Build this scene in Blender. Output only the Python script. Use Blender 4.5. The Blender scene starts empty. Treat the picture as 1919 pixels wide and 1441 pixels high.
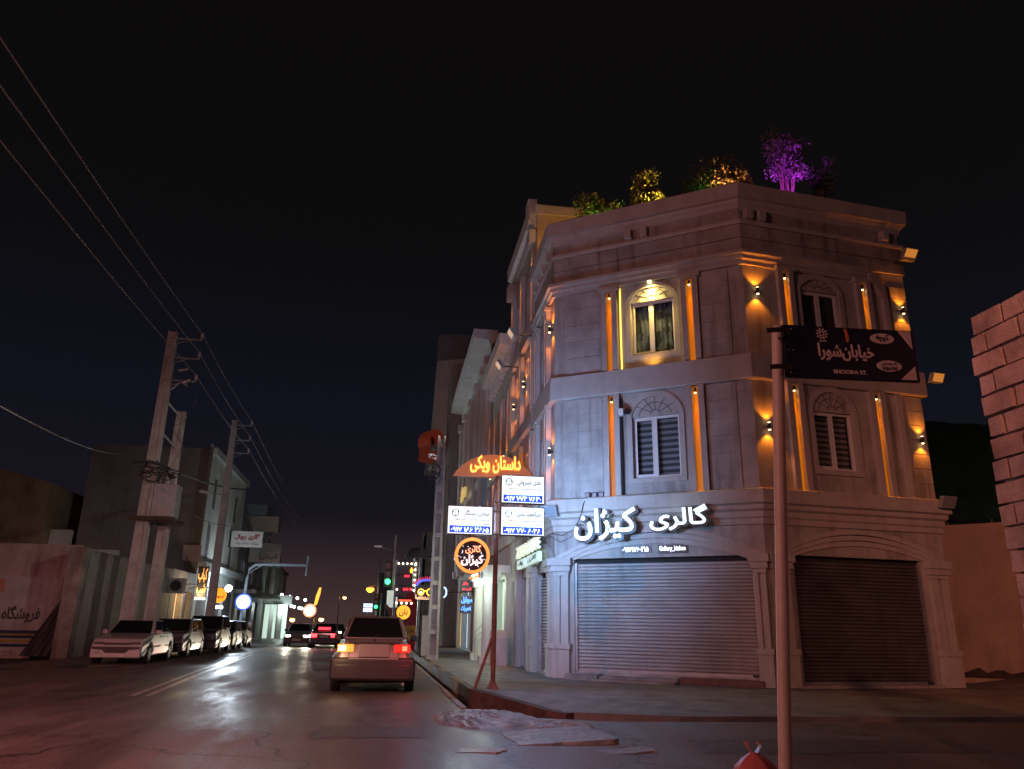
import bpy, math, random, unicodedata
from mathutils import Vector, Matrix
random.seed(7)
rad = math.radians
S = bpy.context.scene
COL = S.collection

# ------------------------------------------------------------------ render set-up
S.render.engine = 'CYCLES'
S.cycles.use_denoising = True
S.cycles.max_bounces = 6
S.cycles.diffuse_bounces = 3
S.cycles.glossy_bounces = 3
S.cycles.transparent_max_bounces = 8
S.cycles.sample_clamp_indirect = 3.0
S.cycles.use_light_tree = True
S.view_settings.view_transform = 'Standard'
S.view_settings.look = 'None'
S.view_settings.exposure = 0
S.view_settings.gamma = 1
S.view_settings.use_curve_mapping = False

# ------------------------------------------------------------------ materials
MATS = {}
def surf(name, col, rough=.6, var=.18, scale=3.0, bump=.0, bscale=60, metal=0.0, streak=0.0, col2=None, spec=.5, rvar=0.0, coat=0.0):
    """procedural surface: base colour broken up by two noises, optional vertical streaks, bump"""
    if name in MATS: return MATS[name]
    m = bpy.data.materials.new(name); m.use_nodes = True
    nt = m.node_tree; N = nt.nodes; L = nt.links
    b = N['Principled BSDF']
    tc = N.new('ShaderNodeTexCoord')
    n1 = N.new('ShaderNodeTexNoise'); n1.inputs['Scale'].default_value = scale; n1.inputs['Detail'].default_value = 6
    n1.inputs['Roughness'].default_value = .65
    L.new(tc.outputs['Object'], n1.inputs['Vector'])
    rp = N.new('ShaderNodeValToRGB')
    lo = col2 if col2 else tuple(c * (1 - var * 2) for c in col)
    hi = tuple(min(1, c * (1 + var)) for c in col)
    rp.color_ramp.elements[0].position = .3; rp.color_ramp.elements[1].position = .7
    rp.color_ramp.elements[0].color = (*lo, 1); rp.color_ramp.elements[1].color = (*hi, 1)
    L.new(n1.outputs['Fac'], rp.inputs['Fac'])
    out = rp.outputs['Color']
    if streak > 0:
        mp = N.new('ShaderNodeMapping'); mp.inputs['Scale'].default_value = (2.6, 2.6, .22)
        n2 = N.new('ShaderNodeTexNoise'); n2.inputs['Scale'].default_value = 1.6; n2.inputs['Detail'].default_value = 5
        L.new(tc.outputs['Object'], mp.inputs['Vector']); L.new(mp.outputs['Vector'], n2.inputs['Vector'])
        r2 = N.new('ShaderNodeValToRGB'); r2.color_ramp.elements[0].position = .52; r2.color_ramp.elements[1].position = .68
        r2.color_ramp.elements[0].color = (1, 1, 1, 1); k = 1 - streak; r2.color_ramp.elements[1].color = (k, k * .97, k * .93, 1)
        L.new(n2.outputs['Fac'], r2.inputs['Fac'])
        mx = N.new('ShaderNodeMixRGB'); mx.blend_type = 'MULTIPLY'; mx.inputs['Fac'].default_value = 1
        L.new(out, mx.inputs['Color1']); L.new(r2.outputs['Color'], mx.inputs['Color2']); out = mx.outputs['Color']
    L.new(out, b.inputs['Base Color'])
    b.inputs['Roughness'].default_value = rough; b.inputs['Metallic'].default_value = metal
    b.inputs['Specular IOR Level'].default_value = spec
    if coat: b.inputs['Coat Weight'].default_value = coat; b.inputs['Coat Roughness'].default_value = .08
    if rvar > 0:
        n4 = N.new('ShaderNodeTexNoise'); n4.inputs['Scale'].default_value = scale * 1.7; n4.inputs['Detail'].default_value = 4
        L.new(tc.outputs['Object'], n4.inputs['Vector'])
        mr = N.new('ShaderNodeMapRange'); mr.inputs['From Min'].default_value = .3; mr.inputs['From Max'].default_value = .7
        mr.inputs['To Min'].default_value = max(.03, rough - rvar); mr.inputs['To Max'].default_value = min(1, rough + rvar)
        L.new(n4.outputs['Fac'], mr.inputs['Value']); L.new(mr.outputs['Result'], b.inputs['Roughness'])
    if bump > 0:
        n3 = N.new('ShaderNodeTexNoise'); n3.inputs['Scale'].default_value = bscale; n3.inputs['Detail'].default_value = 4
        L.new(tc.outputs['Object'], n3.inputs['Vector'])
        bp = N.new('ShaderNodeBump'); bp.inputs['Strength'].default_value = bump; bp.inputs['Distance'].default_value = .02
        L.new(n3.outputs['Fac'], bp.inputs['Height']); L.new(bp.outputs['Normal'], b.inputs['Normal'])
    MATS[name] = m
    return m

def emit(name, col, strength, base=None):
    if name in MATS: return MATS[name]
    m = bpy.data.materials.new(name); m.use_nodes = True
    b = m.node_tree.nodes['Principled BSDF']
    b.inputs['Base Color'].default_value = (*(base or col), 1)
    b.inputs['Emission Color'].default_value = (*col, 1); b.inputs['Emission Strength'].default_value = strength
    b.inputs['Roughness'].default_value = .4
    MATS[name] = m
    return m

def glass(name, col=(.02, .022, .025), alpha=.35, rough=.06):
    if name in MATS: return MATS[name]
    m = bpy.data.materials.new(name); m.use_nodes = True
    b = m.node_tree.nodes['Principled BSDF']
    b.inputs['Base Color'].default_value = (*col, 1); b.inputs['Roughness'].default_value = rough
    b.inputs['Alpha'].default_value = alpha; b.inputs['Specular IOR Level'].default_value = .6
    MATS[name] = m
    return m

STONE = surf('travertine_stone', (.44, .41, .385), .62, .17, 1.6, .12, 40, streak=.34)
STONE2 = surf('smooth_stone_trim', (.48, .445, .415), .55, .07, 2.2, .06, 50, streak=.12)
STONE_D = surf('weathered_stone', (.40, .36, .33), .7, .2, 1.4, .15, 40, streak=.55)
PALE = surf('pale_plaster', (.50, .53, .50), .75, .10, 1.0, .08, 30, streak=.2)
WHITEP = surf('white_painted_plaster', (.66, .67, .64), .7, .08, 1.0, .05, 30, streak=.15)
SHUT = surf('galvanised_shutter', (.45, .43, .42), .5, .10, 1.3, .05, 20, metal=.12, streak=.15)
SHUT_D = surf('alley_shade_shutter', (.105, .095, .095), .6, .2, 1.3, .05, 20, streak=.2)  # shutter copy darkened in colour to stand in for dimmer alley light
DARKGAP = surf('dark_recess', (.03, .03, .03), .9, .1)
PVC = surf('white_window_plastic', (.74, .74, .72), .4, .04)
BLACKM = surf('black_metal', (.025, .025, .027), .45, .1)
GREYM = surf('grey_painted_metal', (.30, .31, .32), .45, .12, 4)
STEEL = surf('galvanised_steel', (.42, .43, .44), .4, .12, 4, metal=.6)
RUST = surf('rust_red_paint', (.20, .085, .055), .6, .25, 6, .1, 60)
CONC = surf('grey_concrete', (.33, .32, .31), .8, .18, 2.5, .3, 45, streak=.25)
CONC_POLE = surf('concrete_pole', (.40, .375, .355), .8, .14, 2.0, .2, 40, streak=.2)
PAVE = surf('pavement_concrete', (.20, .19, .185), .62, .22, 1.4, .25, 30, rvar=.16)
GRAYWALL = surf('grey_render_wall', (.17, .16, .155), .9, .12, .8, .1, 20, streak=.2)
OLDWALL = surf('old_plaster_wall', (.31, .28, .255), .85, .13, 2.2, .2, 25)
TANWALL = surf('tan_rendered_wall', (.26, .19, .135), .85, .2, .6, .15, 14, streak=.25)
PINKWALL = surf('plastered_wall', (.62, .47, .41), .85, .12, .8, .2, 18, streak=.15)
BLOCK = surf('cement_block', (.50, .36, .32), .92, .3, 1.6, .6, 55)
MORTAR = surf('mortar', (.13, .11, .10), .95, .2, 6, .4, 60)
CABLE = surf('cable_rubber', (.045, .045, .048), .6, .05)
WIREM = surf('aluminium_wire', (.36, .33, .33), .5, .05)
TYRE = surf('tyre_rubber', (.02, .02, .021), .8, .1, 10)
RIM = surf('wheel_alloy', (.45, .45, .46), .3, .1, 8, metal=.8)
CARGLASS = surf('tinted_car_glass', (.012, .013, .015), .07, .05, spec=.6)
TRIM = surf('black_car_trim', (.03, .03, .032), .5, .1, 12)
PLATE = surf('blank_plate', (.34, .30, .295), .5, .04)
CHROME = surf('chrome', (.6, .6, .62), .15, .05, metal=1)
WINGLASS = glass('window_glass')

# ------------------------------------------------------------------ objects
ROOTS = {}
def tag(o, label=None, cat=None, group=None, kind=None):
    if label: o['label'] = label
    if cat: o['category'] = cat
    if group: o['group'] = group
    if kind: o['kind'] = kind
    return o
def thing(name, label, cat, loc=(0, 0, 0), rz=0.0, group=None):
    o = bpy.data.objects.new(name, None); COL.objects.link(o)
    o.empty_display_size = .3
    o.location = loc; o.rotation_euler = (0, 0, rz)
    ROOTS[o] = Matrix.Translation(loc) @ Matrix.Rotation(rz, 4, 'Z')
    return tag(o, label, cat, group)
def kids(o): return [c for c in COL.objects if c.parent == o]
def copy_tree(o, parent=None):
    c = o.copy(); COL.objects.link(c); c.parent = parent
    for ch in kids(o): copy_tree(ch, c)
    return c

class F:
    """facade frame: u along the wall (to the right seen from outside), d outward, z up"""
    def __init__(s, P, Q):
        s.P = Vector((P[0], P[1])); v = Vector((Q[0] - P[0], Q[1] - P[1])); s.len = v.length
        s.u = v.normalized(); s.n = Vector((s.u.y, -s.u.x))
    def at(s, u, d, z):
        p = s.P + s.u * u + s.n * d
        return (p.x, p.y, z)
W = F((0, 0), (1, 0))          # u = X, d = -Y
def toward(x, y): return F((x, y), (x + 1, y))   # a frame facing the camera end of the street

class MB:
    def __init__(s): s.v = []; s.f = []; s.mi = []; s.cur = 0
    def add(s, vs, fs):
        k = len(s.v); s.v += [tuple(v) for v in vs]
        s.f += [tuple(i + k for i in f) for f in fs]; s.mi += [s.cur] * len(fs)
        return s
    def hexa(s, c):   # 8 corners: bottom 4 ccw, top 4 ccw
        return s.add(c, [(3, 2, 1, 0), (4, 5, 6, 7), (0, 1, 5, 4), (1, 2, 6, 5), (2, 3, 7, 6), (3, 0, 4, 7)])
    def box(s, fr, u0, u1, d0, d1, z0, z1):
        a = fr.at
        return s.hexa([a(u0, d1, z0), a(u1, d1, z0), a(u1, d0, z0), a(u0, d0, z0), a(u0, d1, z1), a(u1, d1, z1), a(u1, d0, z1), a(u0, d0, z1)])
    def wbox(s, x0, x1, y0, y1, z0, z1):
        return s.hexa([(x0, y0, z0), (x1, y0, z0), (x1, y1, z0), (x0, y1, z0), (x0, y0, z1), (x1, y0, z1), (x1, y1, z1), (x0, y1, z1)])
    def cyl(s, p, q, r, n=10, r2=None, caps=True):
        p = Vector(p); q = Vector(q); r2 = r if r2 is None else r2
        ax = (q - p).normalized(); t = Vector((0, 0, 1)) if abs(ax.z) < .9 else Vector((1, 0, 0))
        a = ax.cross(t).normalized(); b = ax.cross(a)
        vs = []
        for c, rr in ((p, r), (q, r2)):
            for i in range(n):
                w = 2 * math.pi * i / n
                vs.append(c + a * math.cos(w) * rr + b * math.sin(w) * rr)
        fs = [(i, n + i, n + (i + 1) % n, (i + 1) % n) for i in range(n)]
        if caps: fs += [tuple(range(n)), tuple(range(2 * n - 1, n - 1, -1))]
        return s.add(vs, fs)
    def tube(s, pts, r, n=6):
        pts = [Vector(p) for p in pts]; k = len(pts); vs = []
        for i, p in enumerate(pts):
            d = (pts[min(i + 1, k - 1)] - pts[max(i - 1, 0)])
            if d.length < 1e-9: d = Vector((0, 0, 1))
            d.normalize()
            t = Vector((0, 0, 1)) if abs(d.z) < .95 else Vector((1, 0, 0))
            a = d.cross(t).normalized(); b = d.cross(a)
            for j in range(n):
                w = 2 * math.pi * j / n
                vs.append(p + a * math.cos(w) * r + b * math.sin(w) * r)
        fs = []
        for i in range(k - 1):
            for j in range(n):
                fs.append((i * n + j, (i + 1) * n + j, (i + 1) * n + (j + 1) % n, i * n + (j + 1) % n))
        fs += [tuple(range(n)), tuple((k - 1) * n + j for j in range(n - 1, -1, -1))]
        return s.add(vs, fs)
    def sweep(s, path, prof):
        """profile [(d,z)] swept along a plan path with mitred corners (d to the right of travel)"""
        path = [Vector((p[0], p[1])) for p in path]; k = len(path); m = len(prof)
        ns = []
        for i in range(k - 1):
            u = (path[i + 1] - path[i]).normalized(); ns.append(Vector((u.y, -u.x)))
        vs = []
        for i in range(k):
            if i == 0: mm = ns[0]
            elif i == k - 1: mm = ns[-1]
            else: mm = (ns[i - 1] + ns[i]) / (1 + ns[i - 1].dot(ns[i]))
            for d, z in prof:
                q = path[i] + mm * d; vs.append((q.x, q.y, z))
        fs = []
        for i in range(k - 1):
            for j in range(m):
                j2 = (j + 1) % m
                fs.append((i * m + j, i * m + j2, (i + 1) * m + j2, (i + 1) * m + j))
        fs += [tuple(range(m - 1, -1, -1)), tuple((k - 1) * m + j for j in range(m))]
        return s.add(vs, fs)
    def prism(s, fr, pts, d0, d1):
        """outline [(u,z)] counter-clockwise seen from outside, given depth d0 (back) .. d1 (front)"""
        n = len(pts)
        vs = [fr.at(u, d1, z) for u, z in pts] + [fr.at(u, d0, z) for u, z in pts]
        fs = [tuple(range(n)), tuple(range(2 * n - 1, n - 1, -1))]
        fs += [(i, n + i, n + (i + 1) % n, (i + 1) % n) for i in range(n)]
        return s.add(vs, fs)
    def strip(s, fr, inner, outer, d0, d1):
        """a band between two polylines [(u,z)] of equal length, with thickness"""
        k = len(inner); vs = []
        for d in (d1, d0):
            vs += [fr.at(u, d, z) for u, z in inner] + [fr.at(u, d, z) for u, z in outer]
        fs = []
        for i in range(k - 1):
            fs += [(i, i + 1, k + i + 1, k + i), (2 * k + i, 3 * k + i, 3 * k + i + 1, 2 * k + i + 1),
                   (i, 2 * k + i, 2 * k + i + 1, i + 1), (k + i, k + i + 1, 3 * k + i + 1, 3 * k + i)]
        fs += [(0, k, 3 * k, 2 * k), (k - 1, 3 * k - 1, 4 * k - 1, 2 * k - 1)]
        return s.add(vs, fs)
    def wall(s, fr, u0, u1, z0, z1, holes, reveal=.18, d=0.0):
        us = sorted({u0, u1, *[h[0] for h in holes], *[h[1] for h in holes]})
        zs = sorted({z0, z1, *[h[2] for h in holes], *[h[3] for h in holes]})
        for i in range(len(us) - 1):
            for j in range(len(zs) - 1):
                uc = (us[i] + us[i + 1]) / 2; zc = (zs[j] + zs[j + 1]) / 2
                if any(h[0] < uc < h[1] and h[2] < zc < h[3] for h in holes): continue
                s.add([fr.at(us[i], d, zs[j]), fr.at(us[i + 1], d, zs[j]), fr.at(us[i + 1], d, zs[j + 1]), fr.at(us[i], d, zs[j + 1])], [(0, 1, 2, 3)])
        for a, b, c, e in holes:
            q = [(a, c), (b, c), (b, e), (a, e)]
            vs = [fr.at(u, d, z) for u, z in q] + [fr.at(u, d - reveal, z) for u, z in q]
            s.add(vs, [(i, (i + 1) % 4, 4 + (i + 1) % 4, 4 + i) for i in range(4)])
        return s
    def disc(s, fr, u, z, r, d0, d1, n=28, rx=None):
        rx = rx or r
        return s.prism(fr, [(u + rx * math.cos(2 * math.pi * i / n), z + r * math.sin(2 * math.pi * i / n)) for i in range(n)], d0, d1)
    def build(s, name, mat, parent=None, smooth=False, bevel=0.0, local=False, subsurf=0):
        me = bpy.data.meshes.new(name)
        vs = s.v
        top = parent
        while top is not None and top.parent is not None: top = top.parent
        off = None
        if not local:
            if top is not None:
                inv = ROOTS[top].inverted() if top in ROOTS else Matrix.Translation(top.location).inverted()
                vs = [inv @ Vector(v) for v in vs]
            elif parent is None:
                xs, ys, zs = zip(*vs)
                off = Vector(((min(xs) + max(xs)) / 2, (min(ys) + max(ys)) / 2, min(zs)))
                vs = [Vector(v) - off for v in vs]
        me.from_pydata([tuple(v) for v in vs], [], s.f)
        mats = mat if isinstance(mat, (list, tuple)) else [mat]
        for mm in mats: me.materials.append(mm)
        if len(mats) > 1: me.polygons.foreach_set('material_index', s.mi)
        if smooth: me.polygons.foreach_set('use_smooth', [True] * len(me.polygons))
        me.update()
        o = bpy.data.objects.new(name, me); COL.objects.link(o)
        if parent is not None: o.parent = parent
        elif off is not None: o.location = off
        if bevel > 0:
            md = o.modifiers.new('edge', 'BEVEL'); md.width = bevel; md.segments = 4 if smooth else 2; md.harden_normals = smooth; md.limit_method = 'ANGLE'; md.angle_limit = rad(32)
        if subsurf:
            md = o.modifiers.new('round', 'SUBSURF'); md.levels = subsurf; md.render_levels = subsurf
        return o

def lamp(name, kind, loc, energy, col, parent=None, aim=None, angle=60, blend=.6, radius=.03, spread=180):
    l = bpy.data.lights.new(name, kind); l.energy = energy; l.color = col
    if kind in ('POINT', 'SPOT'): l.shadow_soft_size = radius
    if kind == 'AREA': l.size = .5; l.spread = rad(spread)
    if kind == 'SPOT': l.spot_size = rad(angle); l.spot_blend = blend
    o = bpy.data.objects.new(name, l); COL.objects.link(o)
    loc = Vector(loc)
    if aim is not None: o.rotation_euler = (Vector(aim) - loc).to_track_quat('-Z', 'Y').to_euler()
    if parent is not None:
        top = parent
        while top.parent is not None: top = top.parent
        inv = ROOTS[top].inverted()
        o.matrix_local = inv @ (Matrix.Translation(loc) @ o.rotation_euler.to_matrix().to_4x4())
        o.parent = parent
    else: o.location = loc
    return o

# ------------------------------------------------------------------ writing
FORMS = {}
for cp in list(range(0xFB50, 0xFC00)) + list(range(0xFE80, 0xFEFD)):
    dd = unicodedata.decomposition(chr(cp)).split()
    if len(dd) == 2: FORMS.setdefault(chr(int(dd[1], 16)), {})[dd[0].strip('<>')] = chr(cp)
def shape(t):
    """join Persian letters (presentation forms) and lay them out left to right for the text object"""
    out = []
    for word in t.split(' '):
        if word and all(unicodedata.category(c) == 'Nd' or ord(c) < 0x590 for c in word): out.append(word); continue
        r = []; i = 0
        dual = lambda c: c in FORMS and 'initial' in FORMS[c]
        while i < len(word):
            c = word[i]
            if c == '\u200c': i += 1; continue
            pj = i > 0 and dual(word[i - 1])
            if c == '\u0644' and i + 1 < len(word) and word[i + 1] == '\u0627':
                r.append('\uFEFC' if pj else '\uFEFB'); i += 2; continue
            nj = dual(c) and i + 1 < len(word) and word[i + 1] in FORMS
            f = FORMS.get(c)
            if f:
                k = 'medial' if pj and nj else 'initial' if nj else 'final' if pj and 'final' in f else 'isolated'
                r.append(f.get(k, c))
            else: r.append(c)
            i += 1
        out.append(''.join(reversed(r)))
    return ' '.join(reversed(out))
def text_mesh(t, extrude=0.0, offset=0.0, res=3):
    c = bpy.data.curves.new('lettering', 'FONT'); c.body = t; c.extrude = extrude; c.offset = offset; c.resolution_u = res
    o = bpy.data.objects.new('lettering', c); COL.objects.link(o)
    bpy.context.view_layer.update()
    me = bpy.data.meshes.new_from_object(o.evaluated_get(bpy.context.evaluated_depsgraph_get()))
    vs = [tuple(v.co) for v in me.vertices]; fs = [tuple(p.vertices) for p in me.polygons]
    bpy.data.objects.remove(o); bpy.data.curves.remove(c); bpy.data.meshes.remove(me)
    return vs, fs
def put_text(mb, fr, t, u0, u1, z0, z1, d0, d1, offset=0.0, raw=False, grow=0.0, ref=None, res=3):
    """write t into the rectangle u0..u1, z0..z1 of frame fr, as raised letters from depth d0 to d1"""
    vs, fs = text_mesh(t if raw else shape(t), .01, offset + grow, res)
    if grow:  # outline version: fit by the un-grown letters so both stay concentric
        rv, _ = text_mesh(t if raw else shape(t), .01, offset, res)
    else: rv = vs
    xs = [v[0] for v in rv]; ys = [v[1] for v in rv]
    x0, x1, y0, y1 = min(xs), max(xs), min(ys), max(ys)
    sx = (u1 - u0) / (x1 - x0); sy = (z1 - z0) / (y1 - y0)
    out = [fr.at(u0 + (x - x0) * sx, d0 + (d1 - d0) * (z + .01) / .02, z0 + (y - y0) * sy) for x, y, z in vs]
    return mb.add(out, fs)
def each(name, mat, parent, items, fn, **kw):
    for it in items:
        m = MB(); fn(m, it); m.build(name, mat, parent, **kw)
# ------------------------------------------------------------------ camera
cam = bpy.data.cameras.new('camera'); cam.lens = 36 * 1442 / 1919; cam.sensor_width = 36; cam.clip_end = 3000; cam.clip_start = .05
co = bpy.data.objects.new('camera', cam); COL.objects.link(co); S.camera = co
yaw, pit, rol = rad(8.5), rad(17.6), rad(1.0)
fw = Vector((math.sin(yaw) * math.cos(pit), math.cos(yaw) * math.cos(pit), math.sin(pit)))
r0 = Vector((math.cos(yaw), -math.sin(yaw), 0)); u0 = r0.cross(fw)
Rr = r0 * math.cos(rol) + u0 * math.sin(rol); Uu = -r0 * math.sin(rol) + u0 * math.cos(rol)
co.matrix_world = Matrix(((Rr.x, Uu.x, -fw.x, 0), (Rr.y, Uu.y, -fw.y, 0), (Rr.z, Uu.z, -fw.z, 1.3), (0, 0, 0, 1)))

# ------------------------------------------------------------------ sky: night, a little city glow near the horizon
wd = bpy.data.worlds.new('World'); S.world = wd; wd.use_nodes = True
nt = wd.node_tree; N = nt.nodes; L = nt.links
bg = N['Background']
sky = N.new('ShaderNodeTexSky'); sky.sky_type = 'NISHITA'; sky.sun_disc = False
sky.sun_elevation = rad(-9); sky.sun_rotation = rad(200)
tcw = N.new('ShaderNodeTexCoord'); sep = N.new('ShaderNodeSeparateXYZ'); L.new(tcw.outputs['Generated'], sep.inputs['Vector'])
rmp = N.new('ShaderNodeValToRGB')
els = rmp.color_ramp.elements
els[0].position = 0.0; els[0].color = (.062, .034, .031, 1)
els[1].position = .75; els[1].color = (.0036, .0029, .0030, 1)
for p, c in ((.05, (.038, .023, .026)), (.13, (.0085, .0070, .0110)), (.26, (.0052, .0058, .0105)), (.45, (.0038, .0034, .0040))):
    e = els.new(p); e.color = (*c, 1)
L.new(sep.outputs['Z'], rmp.inputs['Fac'])
addc = N.new('ShaderNodeMixRGB'); addc.blend_type = 'ADD'; addc.inputs['Fac'].default_value = .1
L.new(rmp.outputs['Color'], addc.inputs['Color1']); L.new(sky.outputs['Color'], addc.inputs['Color2'])
L.new(addc.outputs['Color'], bg.inputs['Color']); bg.inputs['Strength'].default_value = 1.0

# ------------------------------------------------------------------ ground, road, pavement
def asphalt():
    m = bpy.data.materials.new('damp_asphalt'); m.use_nodes = True
    nt = m.node_tree; N = nt.nodes; L = nt.links; b = N['Principled BSDF']
    tc = N.new('ShaderNodeTexCoord')
    n1 = N.new('ShaderNodeTexNoise'); n1.inputs['Scale'].default_value = .55; n1.inputs['Detail'].default_value = 8; n1.inputs['Roughness'].default_value = .7
    mp = N.new('ShaderNodeMapping'); mp.inputs['Scale'].default_value = (1.6, .35, 1)
    L.new(tc.outputs['Object'], mp.inputs['Vector']); L.new(mp.outputs['Vector'], n1.inputs['Vector'])
    r1 = N.new('ShaderNodeValToRGB'); r1.color_ramp.elements[0].position = .35; r1.color_ramp.elements[1].position = .68
    r1.color_ramp.elements[0].color = (.085, .066, .06, 1); r1.color_ramp.elements[1].color = (.21, .165, .155, 1)
    vo = N.new('ShaderNodeTexVoronoi'); vo.feature = 'DISTANCE_TO_EDGE'; vo.inputs['Scale'].default_value = .32
    nz = N.new('ShaderNodeTexNoise'); nz.inputs['Scale'].default_value = .9; nz.inputs['Detail'].default_value = 5
    mxv = N.new('ShaderNodeMixRGB'); mxv.blend_type = 'ADD'; mxv.inputs['Fac'].default_value = 1.0
    L.new(tc.outputs['Object'], nz.inputs['Vector']); L.new(tc.outputs['Object'], mxv.inputs['Color1']); L.new(nz.outputs['Color'], mxv.inputs['Color2']); L.new(mxv.outputs['Color'], vo.inputs['Vector'])
    rv = N.new('ShaderNodeValToRGB'); rv.color_ramp.elements[0].position = .0; rv.color_ramp.elements[1].position = .008
    rv.color_ramp.elements[0].color = (.25, .25, .25, 1); rv.color_ramp.elements[1].color = (1, 1, 1, 1)
    L.new(vo.outputs['Distance'], rv.inputs['Fac'])
    gr = N.new('ShaderNodeTexNoise'); gr.inputs['Scale'].default_value = 42; gr.inputs['Detail'].default_value = 2
    rg = N.new('ShaderNodeValToRGB'); rg.color_ramp.elements[0].position = .35; rg.color_ramp.elements[1].position = .65
    rg.color_ramp.elements[0].color = (.55, .55, .55, 1); rg.color_ramp.elements[1].color = (1.35, 1.3, 1.25, 1)
    L.new(tc.outputs['Object'], gr.inputs['Vector']); L.new(gr.outputs['Fac'], rg.inputs['Fac'])
    m1 = N.new('ShaderNodeMixRGB'); m1.blend_type = 'MULTIPLY'; m1.inputs['Fac'].default_value = 1
    m2 = N.new('ShaderNodeMixRGB'); m2.blend_type = 'MULTIPLY'; m2.inputs['Fac'].default_value = 1
    L.new(n1.outputs['Fac'], r1.inputs['Fac']); L.new(r1.outputs['Color'], m1.inputs['Color1']); L.new(rv.outputs['Color'], m1.inputs['Color2'])
    L.new(m1.outputs['Color'], m2.inputs['Color1']); L.new(rg.outputs['Color'], m2.inputs['Color2']); L.new(m2.outputs['Color'], b.inputs['Base Color'])
    r2 = N.new('ShaderNodeMapRange'); r2.inputs['From Min'].default_value = .35; r2.inputs['From Max'].default_value = .65
    r2.inputs['To Min'].default_value = .30; r2.inputs['To Max'].default_value = .68
    L.new(n1.outputs['Fac'], r2.inputs['Value']); L.new(r2.outputs['Result'], b.inputs['Roughness'])
    n2 = N.new('ShaderNodeTexNoise'); n2.inputs['Scale'].default_value = 55; n2.inputs['Detail'].default_value = 3
    n3 = N.new('ShaderNodeTexNoise'); n3.inputs['Scale'].default_value = 1.3; n3.inputs['Detail'].default_value = 3
    L.new(tc.outputs['Object'], n2.inputs['Vector']); L.new(tc.outputs['Object'], n3.inputs['Vector'])
    ad = N.new('ShaderNodeMath'); ad.operation = 'MULTIPLY_ADD'; ad.inputs[1].default_value = .22; L.new(n2.outputs['Fac'], ad.inputs[0]); L.new(n3.outputs['Fac'], ad.inputs[2])
    bp = N.new('ShaderNodeBump'); bp.inputs['Strength'].default_value = .55; bp.inputs['Distance'].default_value = .03
    L.new(ad.outputs['Value'], bp.inputs['Height']); L.new(bp.outputs['Normal'], b.inputs['Normal'])
    b.inputs['Specular IOR Level'].default_value = .55
    return m
ASPH = asphalt()
DIRT = surf('dusty_ground', (.07, .06, .052), .8, .25, .7, .3, 20, rvar=.15)

def sheet(name, pts, z, mat, skirt=None):
    mb = MB(); n = len(pts)
    top = [(x, y, z if len(p) == 2 else p[2]) for p in pts for x, y in [p[:2]]]
    mb.add(top, [tuple(range(n))])
    if skirt is not None:
        mb.add(top + [(x, y, skirt) for x, y, _ in top], [(i, n + i, n + (i + 1) % n, (i + 1) % n) for i in range(n)])
    return tag(mb.build(name, mat), kind='structure')
sheet('ground', [(-150, -70), (150, -70), (150, 300), (-150, 300)], -.14, DIRT)
# the street bends gently to the left further on
def bend(y): return -.0009 * max(0, y - 30) ** 2 if y < 110 else -5.76 - .13 * (y - 110)
ys = [-60, 0, 12, 20, 30, 40, 50, 60, 70, 80, 90, 100, 110, 140, 180, 260]
def kerb_x(y): return 1.72 - .0165 * (y - 15.4) + bend(y) * .55
rt = [(kerb_x(y) - .42, y) for y in ys if y > 13]
road = [(-11.6 + bend(y), y) for y in reversed(ys)] + [(60, -60), (60, 11.2), (22, 11.9), (9, 12.0), (3.4, 12.1), (1.34, 13.1)] + rt
sheet('road', road, 0, ASPH, -.14)
# pavement on the right: flat by the shops, ramped down at the corner
pv = MB()
K = (1.72, 15.4)
far = [(kerb_x(y), y, .2) for y in ys if y > 16]
wallline = [(3.9 + bend(y) * .55, y, .2) for y in ys if y > 24]
poly = [(K[0], K[1], .2)] + [(2.75, 13.25, .03), (4.0, 12.45, .04), (9, 12.3, .05), (14, 12.2, .05), (22, 12.2, .05), (40, 11.5, .05), (40, 24, .2), (13.4, 17.6, .21), (8.0, 17.2, .21), (4.3, 19.6, .21)] + wallline[:1]
# corner area as a fan of triangles from the inner points
cor = [(K[0], K[1], .2), (2.15, 14.4, .12), (2.75, 13.25, .03), (4.6, 12.45, .04), (9, 12.3, .05), (14, 12.25, .05), (22, 12.2, .05), (40, 11.6, .05)]
inn = [(2.6, 15.9, .2), (2.9, 15.5, .19), (3.6, 15.0, .17), (5.2, 14.6, .15), (9, 14.2, .13), (14, 14.2, .13), (22, 14.4, .13), (40, 14.4, .13)]
inb = [(4.4, 19.9, .21), (4.4, 19.9, .21), (4.6, 19.6, .21), (5.6, 18.9, .21), (8.6, 17.2, .21), (13.4, 17.6, .21), (22, 24, .21), (40, 24, .21)]
for a, b in ((cor, inn), (inn, inb)):
    for i in range(7):
        pv.add([a[i], a[i + 1], b[i + 1], b[i]], [(0, 1, 2, 3)])
pv.add([(K[0], K[1], .2), (2.6, 15.9, .2), (4.4, 19.9, .21), far[0]], [(0, 1, 2, 3)])
for i in range(len(far) - 1):
    a, b = far[i], far[i + 1]
    pv.add([a, (a[0] + 6, a[1], .2), (b[0] + 6, b[1], .2), b], [(0, 1, 2, 3)])
cs = [far[0], *cor]
pv.add(cs + [(x, y, -.14) for x, y, z in cs], [(i, len(cs) + i, len(cs) + i + 1, i + 1) for i in range(len(cs) - 1)])
tag(pv.build('pavement', PAVE), kind='structure')
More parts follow.
